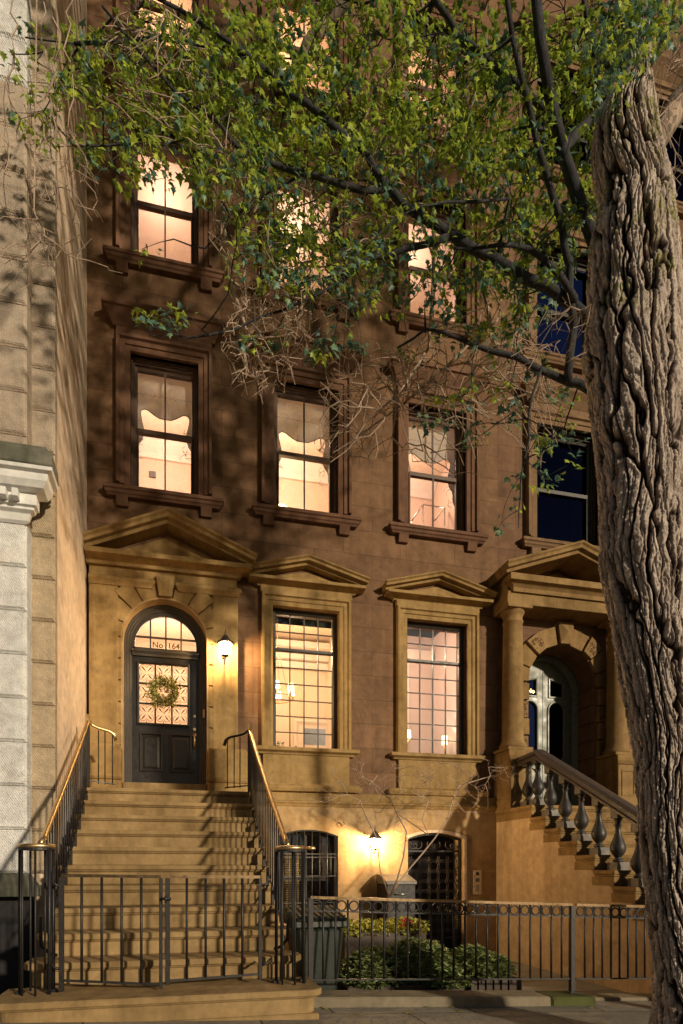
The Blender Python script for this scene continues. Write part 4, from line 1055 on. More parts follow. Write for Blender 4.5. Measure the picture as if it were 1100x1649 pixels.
# hook on the wall
hk = MB().tube([(2.33, 8.06, 1.80), (2.33, 8.0, 1.80), (2.36, 7.98, 1.76), (2.40, 7.99, 1.75), (2.41, 8.0, 1.79), (2.38, 7.99, 1.82)], .012, 6)
tag(part('wall_hook', hk, M['base'], bevel=0, loc=(2.33, 8.06, 1.8)), 'small stone coloured hook on the wall above the basement window', 'hook')

# leaf builders -----------------------------------------------------------
class Leaves:
    def __init__(s): s.V = []; s.F = []; s.n = 0
    def maple(s, c, d, n_, L, lobes=5):
        """palmate leaf; c base point, d direction of the midrib, n_ normal"""
        d = d.normalized(); side = d.cross(n_).normalized(); n_ = side.cross(d)
        out = [(0, 0), (.10, -.16), (-.02, -.46), (.22, -.30), (.34, -.52), (.52, -.20), (1.0, 0), (.52, .20), (.34, .52), (.22, .30), (-.02, .46), (.10, .16)]
        i0 = s.n
        s.V.append(c + d*L*.28 + n_*L*.05)
        for u, v in out: s.V.append(c + d*(L*u) + side*(L*v) - n_*(L*(.22*abs(v)+.12*u*u)))
        m = len(out)
        for k in range(m): s.F.append((i0, i0+1+k, i0+1+(k+1) % m))
        s.n += m+1
    def blade(s, c, d, n_, L, wd=.22):
        d = d.normalized(); side = d.cross(n_).normalized(); n_ = side.cross(d); i0 = s.n
        pts = [(0, 0), (.35, wd), (.75, wd*.7), (1, 0), (.75, -wd*.7), (.35, -wd)]
        for u, v in pts: s.V.append(c+d*(L*u)+side*(L*v)+n_*(L*(abs(v)*.35-.18*u*u)))
        s.F += [(i0, i0+1, i0+2, i0+3), (i0, i0+3, i0+4, i0+5)]; s.n += 6
    def obj(s, name, mat, parent=None, loc=None):
        base = BASE[parent.name] if parent is not None else Vector(loc)
        me = bpy.data.meshes.new(name); V = np.array([tuple(v) for v in s.V]) - np.array(base)
        me.from_pydata(V.tolist(), [], s.F); me.materials.append(mat); me.polygons.foreach_set('use_smooth', [True]*len(s.F)); me.update()
        o = bpy.data.objects.new(name, me); C.objects.link(o)
        if parent is not None: o.parent = parent
        else: o.location = base
        BASE[o.name] = base; return o
def rv(r=rnd): 
    while True:
        v = Vector((r.uniform(-1, 1), r.uniform(-1, 1), r.uniform(-1, 1)))
        if .05 < v.length < 1: return v.normalized()

# flower planter
fp = thing('flower_planter', 'long dark planter filled with yellow green pansies and a red flower', 'planter', (2.6, 6.95, -.29))
m = MB(); m.slab(rect(0, 0, 0, 0), [], 0, 0) if False else None
m.box(2.02, 3.12, 6.72, 6.76, -.29, .30); m.box(2.02, 3.12, 7.2, 7.24, -.29, .30); m.box(2.02, 2.06, 6.76, 7.2, -.29, .30); m.box(3.08, 3.12, 6.76, 7.2, -.29, .30)
m.box(2.06, 3.08, 6.76, 7.2, .2, .25); part('trough', m, M['wood'], fp, bevel=.004)
lv = Leaves(); rl = Leaves()
for _ in range(1500):
    c = Vector((rnd.uniform(2.0, 3.16), rnd.uniform(6.66, 7.24), .25+rnd.uniform(0, .17))); q = rv(); q.z = abs(q.z)*.8; lv.blade(c, q, rv(), rnd.uniform(.035, .07), .3)
for _ in range(60):
    c = Vector((2.86+rnd.gauss(0, .03), 6.74+rnd.gauss(0, .02), .41+rnd.gauss(0, .02))); rl.blade(c, rv(), rv(), .04, .4)
lv.obj('pansies', M['flower'], fp); rl.obj('red_flower', M['red'], fp)

# evergreen shrubs in two low boxes
def shrub(x0, x1, y0, y1, hgt, label, slats, blobs, n=1500):
    root = thing('shrub_planter', label, 'planter', ((x0+x1)/2, (y0+y1)/2, -.25), group='two low boxes of evergreen shrubs behind the fence')
    zb_, zt = -.29, -.02
    m = MB(); m.box(x0, x1, y0, y0+.03, zb_, zt); m.box(x0, x1, y1-.03, y1, zb_, zt); m.box(x0, x0+.03, y0+.03, y1-.03, zb_, zt); m.box(x1-.03, x1, y0+.03, y1-.03, zb_, zt)
    if slats:
        for k in range(int((x1-x0)/.085)): m.box(x0+.01+k*.085, x0+.055+k*.085, y0-.018, y0+.0, zb_+.02, zt+.01)
    part('box', m, M['wood'], root, bevel=.003)
    part('soil', MB().box(x0+.03, x1-.03, y0+.03, y1-.03, zb_, -.06), M['soil'], root)
    lv = Leaves(); st_ = MB()
    for bx_, by, bz, rx, ry, rz in blobs:
        for _ in range(int(n*rx*rz/.12)):
            v = rv(); rr = rnd.uniform(.55, 1.0)**.5; c = Vector((bx_+v.x*rx*rr, by+v.y*ry*rr, bz+v.z*rz*rr))
            if c.z < -.06: continue
            for k in range(4):
                a = rnd.uniform(0, 2*PI); d = Vector((math.cos(a), math.sin(a), rnd.uniform(.0, .7)))
                lv.blade(c, d+v*.5, Vector((0, 0, 1))+rv()*.4, rnd.uniform(.05, .085), .2)
    for _ in range(40):
        bx_, by, bz, rx, ry, rz = rnd.choice(blobs); v = rv(); v.z = abs(v.z)
        st_.tube([(bx_+v.x*.1, by+v.y*.1, -.07), (bx_+v.x*rx*.5, by+v.y*ry*.5, bz*.5), (bx_+v.x*rx*.9, by+v.y*ry*.9, bz+v.z*rz*.9)], [.006, .004, .002], 4)
    part('stems', st_, M['limb'], root); lv.obj('foliage', M['shrub'], root)
shrub(1.55, 2.75, 5.05, 5.60, .4, 'left evergreen shrub in a plain low box, the wider of the two', False, [(1.95, 5.3, .08, .36, .28, .22), (2.35, 5.3, .13, .36, .28, .25), (2.55, 5.2, -.02, .3, .25, .14), (1.78, 5.25, .0, .24, .22, .16)])
shrub(2.83, 3.42, 5.10, 5.65, .4, 'right evergreen shrub in a slatted low box', True, [(3.0, 5.35, .08, .26, .24, .20), (3.2, 5.35, .03, .22, .22, .17)])

# ================================================================== THINGS ON THE DOOR AND IN THE ROOMS
wr = thing('door_wreath', 'round yellow green wreath dotted with pale berries on the front door', 'wreath', (DC-.02, 8.2, 3.62))
lv = Leaves(); bb = MB(); wc = Vector((DC-.03, YD-.07, 3.635))
ico = []
bmx = bmesh.new(); bmesh.ops.create_icosphere(bmx, subdivisions=1, radius=1); icoV = [v.co.copy() for v in bmx.verts]; icoF = [tuple(v.index for v in f.verts) for f in bmx.faces]; bmx.free()
for _ in range(1900):
    a = rnd.uniform(0, 2*PI); r = .145+rnd.gauss(0, .045); c = wc+Vector((r*math.cos(a), rnd.gauss(0, .022), r*math.sin(a)))
    lv.blade(c, Vector((math.cos(a), rnd.uniform(-1, .2), math.sin(a)))+rv()*.9, rv(), rnd.uniform(.02, .042), .3)
for _ in range(260):
    a = rnd.uniform(0, 2*PI); r = .145+rnd.gauss(0, .05); c = wc+Vector((r*math.cos(a), -.03+rnd.gauss(0, .015), r*math.sin(a))); q = rnd.uniform(.004, .0085)
    bb.add([c+v*q for v in icoV], icoF, True)
lv.obj('wreath_leaves', M['wreath'], wr); part('berries', bb, M['berry'], wr)
part('wreath_ring', MB().tube([wc+Vector((.13*math.cos(2*PI*i/24), .01, .13*math.sin(2*PI*i/24))) for i in range(24)], .02, 6, closed=True), M['wood'], wr)

# scalloped curtains on the second floor
M['curtain'] = paint('grey patterned curtain', (.62, .57, .50), .85, var=.05, bumpd=.001, nscale=5)
t = M['curtain'].node_tree; tl = N(t, 'ShaderNodeBsdfTranslucent'); tl.inputs[0].default_value = rgb(.62, .55, .47); mx = N(t, 'ShaderNodeMixShader'); mx.inputs[0].default_value = .42
t.links.new(t.nodes['Principled BSDF'].outputs[0], mx.inputs[1]); t.links.new(tl.outputs[0], mx.inputs[2]); t.links.new(mx.outputs[0], t.nodes['Material Output'].inputs[0])
M['curtainline'] = paint('drawn pattern on curtain', (.12, .11, .12), .8)
def curtain(x0, x1, z0, z1, label, seed):
    r = random.Random(seed); c = (x0+x1)/2; w_ = x1-x0
    root = thing('scalloped_curtain', label, 'curtain', (c, 8.42, z1), group='scalloped curtains in the second floor windows')
    h = z1-z0; P = []
    # outline of the opening, symmetrical ogee
    half = [(0, .60), (.10, .60), (.20, .625), (.28, .655), (.34, .66), (.385, .645), (.395, .61), (.375, .56), (.35, .50), (.345, .45), (.375, .40), (.42, .37), (.44, .34), (.435, .29), (.46, .25), (.52, .22)]; half = [(u*(1.03+.12*min(1, u/.3)), v+.085) for u, v in half]
    right = [(c+u*w_, z0+v*h) for u, v in half]; left = [(c-u*w_, z0+v*h) for u, v in half[1:]][::-1]
    edge = left + right
    V = []; n = len(edge)
    for i, (x, z) in enumerate(edge): V += [(x, 8.425+.012*math.sin(x*40), z)]
    xs_ = [x for x, z in edge]
    poly = [(x0-.06, z0+.305*h)] + edge + [(x1+.06, z0+.305*h), (x1+.06, z1+.12), (x0-.06, z1+.12)]
    m = MB().slab(poly, [], 8.42, 8.426); part('cloth', m, M['curtain'], root)
    m = MB(); m.tube([(x, 8.418, z+.006) for x, z in edge], .004, 4)
    for s in (-1, 1):
        for k in range(9):
            p = Vector((c+s*w_*r.uniform(.40, .49), 8.417, z0+h*r.uniform(.27, .62))); a = r.uniform(0, PI); L = r.uniform(.03, .07)
            m.tube([p+Vector((L*math.cos(a+t)*(1+.3*t), 0, L*math.sin(a+t))) for t in [k2*.35 for k2 in range(7)]], .0028, 4)
    for k in range(30): x = x0+w_*k/29; m.box(x-.006, x+.006, 8.415, 8.419, z1-.235+.01*math.sin(k*2.1), z1-.228+.01*math.sin(k*2.1))
    part('pattern', m, M['curtainline'], root)
nm = ['left', 'middle', 'right']
for i, (a, b) in enumerate((U1, U2, U3)): curtain(a, b, FL[0][0], FL[0][1], 'pale scalloped curtain with drawn branches in the %s window above the pediments' % nm[i], i)

# chandelier in the left parlour
ch = thing('chandelier', 'ring chandelier with small lit shades hanging in the left parlour window', 'chandelier', (1.62, 9.3, 4.0))
c = Vector((1.60, 9.25, 3.98)); R = .27
m = MB().tube([c+Vector((R*math.cos(2*PI*i/28), R*math.sin(2*PI*i/28), 0)) for i in range(28)], .012, 6, closed=True)
for i in range(3): a = 2*PI*i/3+.5; m.tube([c+Vector((R*math.cos(a), R*math.sin(a), 0)), c+Vector((0, 0, .9))], .005, 5)
m.tube([c+Vector((0, 0, .9)), c+Vector((0, 0, 1.75))], .006, 5); part('ring', m, M['brass'], ch)
for i in range(6):
    a = 2*PI*i/6+.3; q = c+Vector((R*math.cos(a), R*math.sin(a), 0))
    part('candle', MB().tube([q, q+Vector((0, 0, .10))], .010, 6), M['trimwhite'], ch)
    part('lamp_shade', MB().lathe([(.062, .09), (.045, .20), (.04, .20), (.055, .09)], q, 12), M['shade'], ch)
# picture on the back wall
pc = thing('framed_picture', 'framed blue picture on the wall low in the left parlour window', 'picture', (2.95, 10.9, 3.2))
X = ax(506, 11.05); za, zb2 = az(506, 1198, 11.0), az(506, 1172, 11.0)
m = MB().sweep(rect(X-.42, X+.42, za-.15, zb2+.17), [(0, 0), (0, .05), (.04, .06), (.10, .02), (.10, 0)], 11.10, closed=True); part('frame', m, M['trimwhite'], pc, bevel=.003)
M['bluepic'] = paint('blue wash picture', (.25, .33, .45), .5, var=.25, nscale=3)
part('mat', MB().box(X-.34, X+.34, 11.085, 11.10, za-.07, zb2+.09), M['trimwhite'], pc); part('canvas', MB().box(X-.22, X+.24, 11.075, 11.086, za, zb2), M['bluepic'], pc)
# plants on the sill
pl = thing('potted_plant', 'leafy pot plant on the inner sill of the left parlour window', 'plant', (1.6, 8.7, 2.75))
lv = Leaves()
for _ in range(170):
    c = Vector((1.62+rnd.gauss(0, .12), 8.72+rnd.gauss(0, .06), 2.92+abs(rnd.gauss(0, .07)))); lv.blade(c, rv()+Vector((0, 0, .3)), rv(), rnd.uniform(.04, .08), .28)
lv.obj('foliage', M['shrub'], pl); part('pot', MB().lathe([(.05, 0), (.08, .14), (.07, .14)], (1.62, 8.72, 2.75), 14), M['curb'], pl)
# moulding inside the parlours
m = MB()
for z in (5.15, 5.3, 5.5): m.box(.76, 2.94, 10.95-(z-5.15)*.5, 11.08, z, z+.12)
m.box(.76, 2.94, 11.05, 11.09, 3.55, 3.60); part('ceiling_cornice', m, M['trimwhite'], house)
m = MB()
for x in (3.35, 3.52, 4.02, 4.40): m.box(x, x+.05, 10.36, 10.39, 2.4, 5.2)
m.box(3.05, 4.95, 10.3, 10.39, 5.25, 5.45); m.tube([(3.96, 10.30, 2.4), (3.96, 10.30, 5.2)], .11, 14); part('woodwork', m, M['trimwhite'], house)
for k, (px, py) in enumerate(((716, 1194), (657, 1185))):
    p = at(px, py, 9.6); root = thing('table_lamp', ('small lit lamp at the lower right of the right parlour window', 'small lit lamp at the lower left edge of the right parlour window')[k], 'lamp', (p.x, 9.6, p.z-.1), group='small lamps in the right parlour')
    part('lamp_shade', MB().lathe([(.055, 0), (.05, .16), (.045, .16)], (p.x, 9.6, p.z-.06), 12), M['shade'], root); part('lamp_base', MB().lathe([(.04, -.75), (.015, -.7), (.012, -.1), (.01, 0)], (p.x, 9.6, p.z-.06), 10), M['brass'], root)
# bed frame in the right second floor room
bf = thing('metal_bed_frame', 'white metal four poster frame in the right second floor window', 'bed frame', (3.9, 9.4, 6.0))
def pw_(px, py, Y): return at(px, py, Y)
q = [pw_(658, 846, 8.9), pw_(681, 812, 9.7), pw_(716, 818, 9.7), pw_(700, 838, 8.9)]
m = MB().tube([q[0], q[1], q[2], q[3]], .014, 6)
for i in (1, 2): m.tube([q[i], q[i]-Vector((0, 0, 1.3))], .014, 6)
m.tube([q[1]-Vector((0, 0, .45)), q[2]-Vector((0, 0, .45))], .010, 6); part('posts', m, M['steel'], bf)
# round lit lamp low in the middle second floor window
lp_ = pw_(452, 822, 8.75); tl = thing('table_lamp', 'bright round lamp shade at the bottom of the middle second floor window', 'lamp', (lp_.x, 8.75, lp_.z-.5))
part('lamp_shade', MB().lathe([(.16, -.12), (.14, .0), (.08, .055), (.01, .07)], lp_, 20), emit('bright lamp shade', (1, .74, .36), 9), tl); part('lamp_base', MB().lathe([(.07, -.6), (.02, -.55), (.02, -.1)], lp_, 10), M['brass'], tl)
l = bpy.data.lights.new('table_lamp_light', 'POINT'); l.energy = 6; l.color = (1, .68, .34); l.shadow_soft_size = .08
lo = bpy.data.objects.new('table_lamp_light', l); C.objects.link(lo); lo.parent = tl; lo.location = (.0, .1, .68)
# thermostat plate
tp = part('wall_intercom', MB().box(*(lambda a, b: (a.x, b.x, 10.37, 10.40, b.z, a.z))(pw_(240, 758, 10.38), pw_(251, 769, 10.38))), M['greymetal'], bevel=.004, loc=(-.4, 10.38, 7.8)); tag(tp, 'tiny grey wall panel inside the left second floor window', 'wall panel')

# ================================================================== TREES
# ---- big furrowed trunk
EDGE = [(1760, 1068, 1200), (1649, 1061, 1190), (1500, 1046, 1162), (1350, 1031, 1140), (1200, 1021, 1128), (1100, 1001, 1118), (1000, 986, 1108), (900, 966, 1104), (800, 966, 1101), (700, 958, 1102), (650, 951, 1099), (600, 944, 1096), (560, 936, 1096), (500, 946, 1094), (430, 946, 1091), (380, 950, 1088), (320, 968, 1080), (280, 958, 1068), (240, 954, 1060), (200, 957, 1056), (160, 978, 1056), (120, 1000, 1056), (90, 1006, 1056), (50, 1004, 1054), (0, 996, 1048), (-60, 984, 1036), (-160, 960, 1010)]
DT = 3.10
big = thing('street_tree', 'old street tree with a thick deeply furrowed trunk and bare pale twigs', 'tree', (at(1110, 1600, DT).x, DT, gz(1.9)))
def vnoise(shape_seed, u, v):
    """periodic-in-u value noise, vectorised"""
    r = np.random.RandomState(shape_seed); G = r.rand(64, 512)
    u0 = np.floor(u).astype(int); v0 = np.floor(v).astype(int); fu = u-u0; fv = v-v0; fu = fu*fu*(3-2*fu); fv = fv*fv*(3-2*fv)
    return G, u0, v0, fu, fv
def pn(seed, u, v, per):
    G, u0, v0, fu, fv = vnoise(seed, u, v)
    a = G[u0 % per, v0 % 512]; b = G[(u0+1) % per, v0 % 512]; c = G[u0 % per, (v0+1) % 512]; d = G[(u0+1) % per, (v0+1) % 512]
    return (a*(1-fu)+b*fu)*(1-fv)+(c*(1-fu)+d*fu)*fv
NU_, NV_ = 520, 1500
ys = np.array([e[0] for e in EDGE][::-1], float); le = np.array([e[1] for e in EDGE][::-1], float); re_ = np.array([e[2] for e in EDGE][::-1], float)
zz_top = at(1040, -150, DT).z; zz_bot = -.35
zrow = np.linspace(zz_bot, zz_top, NV_)
pyrow = YH - (zrow-H)/ (at(1050, 0, DT).z-H) * YH
L_ = np.interp(pyrow, ys, le); R__ = np.interp(pyrow, ys, re_)
kk = np.ones(9)/9; pad = lambda a: np.convolve(np.pad(a, 4, 'edge'), kk, 'valid')
L_ = pad(L_); R__ = pad(R__)
XL = np.array([ax(p_, DT) for p_ in L_]); XR = np.array([ax(p_, DT) for p_ in R__])
cxr = (XL+XR)/2; rad = (XR-XL)/2*np.cos(np.arctan2(cxr, DT))*1.02; cxr = cxr+.01
ang = np.linspace(0, 2*PI, NU_, endpoint=False)
A, Z = np.meshgrid(ang, zrow); RR = rad[:, None]*np.ones_like(A)
U = A/(2*PI); tw = U + .035*np.sin(Z*1.3) + .05*(Z/5)         # slow spiral
def ridges(per, vs_, seed, warp):
    wv = pn(seed+9, (U*per*.5) % per, Z*vs_*1.2, max(2, per//2)) - .5
    uu = (tw*per + warp*wv + .5*pn(seed+5, U*per*1.0, Z*vs_*2.5, per)) % per
    n1 = pn(seed, uu, Z*vs_ + 3*pn(seed+3, U*per, Z*.5, per), per); return 1-np.abs(n1*2-1)
h1 = ridges(24, 2.2, 11, 2.6); h2 = ridges(60, 8.0, 23, 2.4); h3 = ridges(60, 26, 31, 2.6)
Nf = 15
def furrow(n, a, vz, sd):
    w1 = a*(pn(sd, U*6, Z*vz, 6)*2-1) + a*.5*(pn(sd+1, U*12, Z*vz*2.7, 12)*2-1) + .16*(pn(sd+2, U*40, Z*11, 40)*2-1)
    w2 = a*(pn(sd+3, U*6, Z*vz*1.1+7, 6)*2-1) + a*.5*(pn(sd+4, U*12, Z*vz*2.4, 12)*2-1) + .16*(pn(sd+5, U*40, Z*14, 40)*2-1)
    return np.minimum(np.abs(np.sin(PI*(n*tw+w1))), np.abs(np.sin(PI*(n*tw+w2)+1.1)))
f1 = furrow(Nf, 1.35, .95, 61); f2 = furrow(Nf*2+3, 1.4, 2.0, 71)
crack = np.clip((pn(51, tw*26 % 26, Z*10+U*20, 26)-.20)*7, 0, 1)
plate = np.clip(f1*3.0-.15, 0, 1)**.8
hgt = (plate*(.028+.008*crack) + np.clip(f2*2.4, 0, 1)*.008*(.3+plate) + h2*.005 + h3*.004 + (pn(41, U*60, Z*70, 60)+pn(42, U*60*2%60, Z*160, 60)*.7)*.009)*np.clip(RR/.20, .25, 1)
bumps = .05*np.exp(-((Z-3.95)/.10)**2)*np.exp(-((A-PI*1.1)/.5)**2) + .035*np.exp(-((Z-2.55)/.16)**2)*np.exp(-((A-PI*1.45)/.35)**2)*1.2 + .03*np.exp(-((Z-4.15)/.12)**2)*np.exp(-((A-PI*1.62)/.3)**2)
flare = np.clip(.5-Z, 0, 1)**2*.25
RD = RR - .045 + hgt + bumps + flare
end = np.clip((zz_top-Z)/.16, 0, 1)**.5; RD = RD*(.35+.65*end)
TX = cxr[:, None] + RD*np.cos(A); TY = DT + .02 + RD*.95*np.sin(A)
V = np.stack([TX, TY, Z], -1).reshape(-1, 3) - np.array(BASE[big.name])
i, j = np.meshgrid(np.arange(NV_-1), np.arange(NU_), indexing='ij'); j2 = (j+1) % NU_
Fq = np.stack([i*NU_+j, i*NU_+j2, (i+1)*NU_+j2, (i+1)*NU_+j], -1).reshape(-1, 4)
me = bpy.data.meshes.new('trunk'); me.vertices.add(len(V)); me.vertices.foreach_set('co', V.ravel())
me.loops.add(Fq.size); me.loops.foreach_set('vertex_index', Fq.ravel().astype(np.int32)); me.polygons.add(len(Fq)); me.polygons.foreach_set('loop_start', np.arange(0, Fq.size, 4, dtype=np.int32)); me.polygons.foreach_set('loop_total', np.full(len(Fq), 4, dtype=np.int32))
me.polygons.foreach_set('use_smooth', [True]*len(Fq)); me.update(); me.validate(); 
# furrow depth drives the colour
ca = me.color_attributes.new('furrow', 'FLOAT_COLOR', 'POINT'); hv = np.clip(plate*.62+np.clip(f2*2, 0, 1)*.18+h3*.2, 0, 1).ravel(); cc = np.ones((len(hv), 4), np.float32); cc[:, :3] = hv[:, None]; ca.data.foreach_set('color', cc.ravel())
bm_ = M['bark']; t = bm_.node_tree; pbsdf = t.nodes['Principled BSDF']; src = pbsdf.inputs['Base Color'].links[0].from_socket
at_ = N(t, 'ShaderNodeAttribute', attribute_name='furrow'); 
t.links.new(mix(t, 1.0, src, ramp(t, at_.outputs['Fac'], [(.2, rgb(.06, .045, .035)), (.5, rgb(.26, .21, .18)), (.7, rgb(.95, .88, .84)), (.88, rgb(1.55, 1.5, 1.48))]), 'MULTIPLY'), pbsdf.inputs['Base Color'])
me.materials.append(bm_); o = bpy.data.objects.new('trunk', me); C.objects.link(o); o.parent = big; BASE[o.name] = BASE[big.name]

def grow(roots, attract, jit, sag, seed, seg=.16, leafcb=None):
    """connect attractor points to the nearest part of a skeleton; returns nodes, parents"""
    r = random.Random(seed); nodes = []; par = []
    for poly in roots:
        for k, p in enumerate(poly):
            if isinstance(p, tuple) and len(p) == 2 and isinstance(p[0], int): nodes.append(p[1]); par.append(p[0]); continue
            nodes.append(Vector(p)); par.append(len(nodes)-2 if k else -1)
    def kd():
        t_ = kdtree.KDTree(len(nodes)); [t_.insert(n, i) for i, n in enumerate(nodes)]; t_.balance(); return t_
    T0 = kd(); att = sorted(attract, key=lambda a: T0.find(a)[2]+r.uniform(0, .1)); ends = []
    k = 0
    while k < len(att):
        T = kd(); step = max(12, k//4)
        new = []
        for a in att[k:k+step]:
            co, i, d = T.find(a)
            if d < .02: continue
            # prefer attaching to an older point: walk back a little
            for _ in range(r.choice((0, 1, 1, 2))):
                if par[i] >= 0 and (nodes[par[i]]-a).length < d*1.35: i = par[i]
            s0 = nodes[i]; D = a-s0; n = max(1, int(D.length/seg)); prev = i
            side = rv(r)*D.length*jit
            for q in range(1, n+1):
                f = q/n; p = s0+D*f+side*math.sin(PI*f)+Vector((0, 0, -sag*D.length*math.sin(PI*f)))+rv(r)*(.025 if q < n else 0)*jit*4
                nodes.append(p); par.append(prev); prev = len(nodes)-1
            ends.append(prev)
        k += step
    return nodes, par, ends
def limbs_mesh(nodes, par, r0, expo, rmax, keep=None, n=5, minr=.0):
    cnt = [1]*len(nodes)
    for i in range(len(nodes)-1, -1, -1):
        if par[i] >= 0: cnt[par[i]] += cnt[i]
    rad = [min(rmax, max(minr, r0*c**expo)) for c in cnt]
    best = {}
    for i, p in enumerate(par):
        if p >= 0 and (p not in best or cnt[i] > cnt[best[p]]): best[p] = i
    mb = MB()
    for i, p in enumerate(par):
        if p >= 0 and best.get(p) == i and par[p] is not None and p != -1: 
            if par[p] >= 0 or True:
                if best[p] == i and not (par[p] == -1): continue
        chain = [i] if p < 0 else [p, i]
        if p < 0 and i not in best: continue
        q = i if p >= 0 else i
        while q in best: q = best[q]; chain.append(q)
        if p >= 0 and par[p] == -1 and best.get(p) == i: continue
        if len(chain) < 2: continue
        rr_ = [rad[c] for c in chain]
        if p >= 0: rr_[0] = rr_[1]
        nn = 8 if rr_[0] > .02 else (5 if rr_[0] > .006 else 3)
        mb.tube([nodes[c] for c in chain], rr_, nn)
    return mb, rad
def P3(px, py, y): return at(px, py, y)
def dens(r, lst):
    tot = sum(e[2]*e[3]*e[4] for e in lst); q = r.uniform(0, tot)
    for e in lst:
        q -= e[2]*e[3]*e[4]
        if q <= 0: break
    while True:
        u, v = r.uniform(-1, 1), r.uniform(-1, 1)
        if u*u+v*v < 1: return e[0]+u*e[2], e[1]+v*e[3]
# ---- leafy tree, its trunk stands behind the big one
def poly3(pts): return [P3(a, b, y) for a, b, y in pts]
leafy = thing('leafy_tree', 'slender tree with dark limbs and fresh green leaves spreading in front of the houses', 'tree', (at(1075, 1500, 4.3).x, 4.3, gz(2.6)))
trunk_pts = poly3([(1078, 1700, 4.3), (1070, 1400, 4.3), (1062, 1100, 4.3), (1050, 850, 4.3), (1020, 720, 4.3), (975, 640, 4.3), (950, 560, 4.25), (958, 470, 4.25), (962, 400, 4.2), (935, 330, 4.2), (905, 240, 4.2), (885, 150, 4.1), (870, 60, 4.1), (860, -40, 4.1), (850, -200, 4.1)])
roots = [trunk_pts]
A_ = [(950, 515), (905, 480), (850, 450), (800, 418), (727, 378), (651, 331), (625, 302), (589, 244), (509, 178), (462, 149), (400, 90), (330, 40), (240, -10)]
nodes0 = list(trunk_pts); par0 = [-1]+list(range(len(trunk_pts)-1))
def add_limb(pts, y0, y1, start):
    global nodes0, par0
    a = P3(pts[0][0], pts[0][1], y0); T = min(range(len(nodes0)), key=lambda i: (nodes0[i]-a).length) if start is None else start
    prev = T; out_ = []
    full = []
    for k in range(len(pts)-1):
        for s in (0, .5): full.append((pts[k][0]*(1-s)+pts[k+1][0]*s+(rnd.uniform(-5, 5) if s else 0), pts[k][1]*(1-s)+pts[k+1][1]*s+(rnd.uniform(-5, 5) if s else 0)))
    full.append(pts[-1])
    for k, (x, y) in enumerate(full):
        nodes0.append(P3(x, y, y0+(y1-y0)*k/(len(full)-1))); par0.append(prev); prev = len(nodes0)-1; out_.append(prev)
    return out_
lA = add_limb(A_, 4.25, 4.9, 6)
lB = add_limb([(590, 308), (530, 290), (469, 275), (400, 255), (350, 195), (280, 145), (200, 55), (165, 10)], 4.6, 4.9, None)
lC = add_limb([(700, 390), (655, 400), (600, 415), (556, 448), (500, 480), (455, 500)], 4.5, 4.9, None)
lD = add_limb([(925, 480), (900, 440), (850, 400), (800, 395), (730, 400)], 4.2, 3.9, None)
lE = add_limb([(945, 625), (915, 615), (870, 595), (790, 565), (750, 550), (685, 530), (640, 560)], 4.3, 4.6, 5)
lF = add_limb([(870, 600), (850, 680), (845, 740), (838, 800), (835, 850)], 4.35, 4.6, None)
lG = add_limb([(915, 600), (925, 520), (918, 430), (905, 360), (880, 280), (850, 160), (825, 60), (810, -40)], 4.3, 4.0, None)
lH = add_limb([(978, 165), (957, 90), (945, 30), (935, -60)], 4.2, 4.2, None)
lI = add_limb([(1010, 120), (1010, 50), (1012, -40)], 4.3, 4.4, None)
lJ = add_limb([(895, 190), (860, 160), (800, 110), (740, 60), (700, 0), (680, -60)], 4.2, 4.7, None)
lK = add_limb([(480, 285), (400, 330), (330, 400), (280, 385)], 4.8, 5.0, None)
lL = add_limb([(820, 320), (720, 325), (640, 350)], 4.2, 4.0, None)
lM = add_limb([(300, 160), (220, 230), (120, 235), (70, 180)], 4.9, 5.0, None)
lN = add_limb([(455, 500), (380, 530), (300, 545), (225, 520)], 4.9, 5.0, None)
lO = add_limb([(455, 140), (380, 80), (250, 60), (120, 70), (40, 60)], 4.9, 5.0, None)
CAN = [(640, 130, 400, 150, 1.0), (640, 290, 330, 130, 1.0), (300, 110, 210, 100, .85), (100, 90, 90, 55, .6), (90, 180, 80, 60, .5), (300, 240, 180, 60, .8), (850, 250, 120, 230, .85), (480, 400, 110, 70, .75), (620, 440, 200, 60, .9), (800, 470, 120, 90, .8), (250, 385, 55, 18, .5), (255, 515, 60, 22, .55), (250, 210, 90, 60, .5), (420, 540, 50, 22, .6), (540, 555, 55, 20, .6), (840, 640, 90, 50, .6), (700, 655, 55, 30, .6), (730, 690, 50, 30, .55), (900, 730, 42, 60, .7), (845, 790, 28, 45, .6), (815, 850, 20, 25, .5), (747, 888, 22, 10, .45), (740, 912, 16, 8, .3), (1020, 50, 70, 55, .9), (180, 300, 60, 20, .3), (940, 350, 30, 90, .6), (930, 60, 100, 60, .9), (500, 150, 300, 130, .3), (760, 560, 120, 30, .4), (650, -70, 400, 60, .6), (1130, -30, 60, 60, .8)]
r_ = random.Random(21); att = []
for k in range(1950):
    x, y = dens(r_, CAN); Y = 4.25+(900-min(900, max(0, x)))/900*.45 + .46 + r_.gauss(0, .42); Y = max(3.45, min(6.1, Y))
    att.append(P3(x, y, Y))
nodes, par, ends = nodes0, par0, []
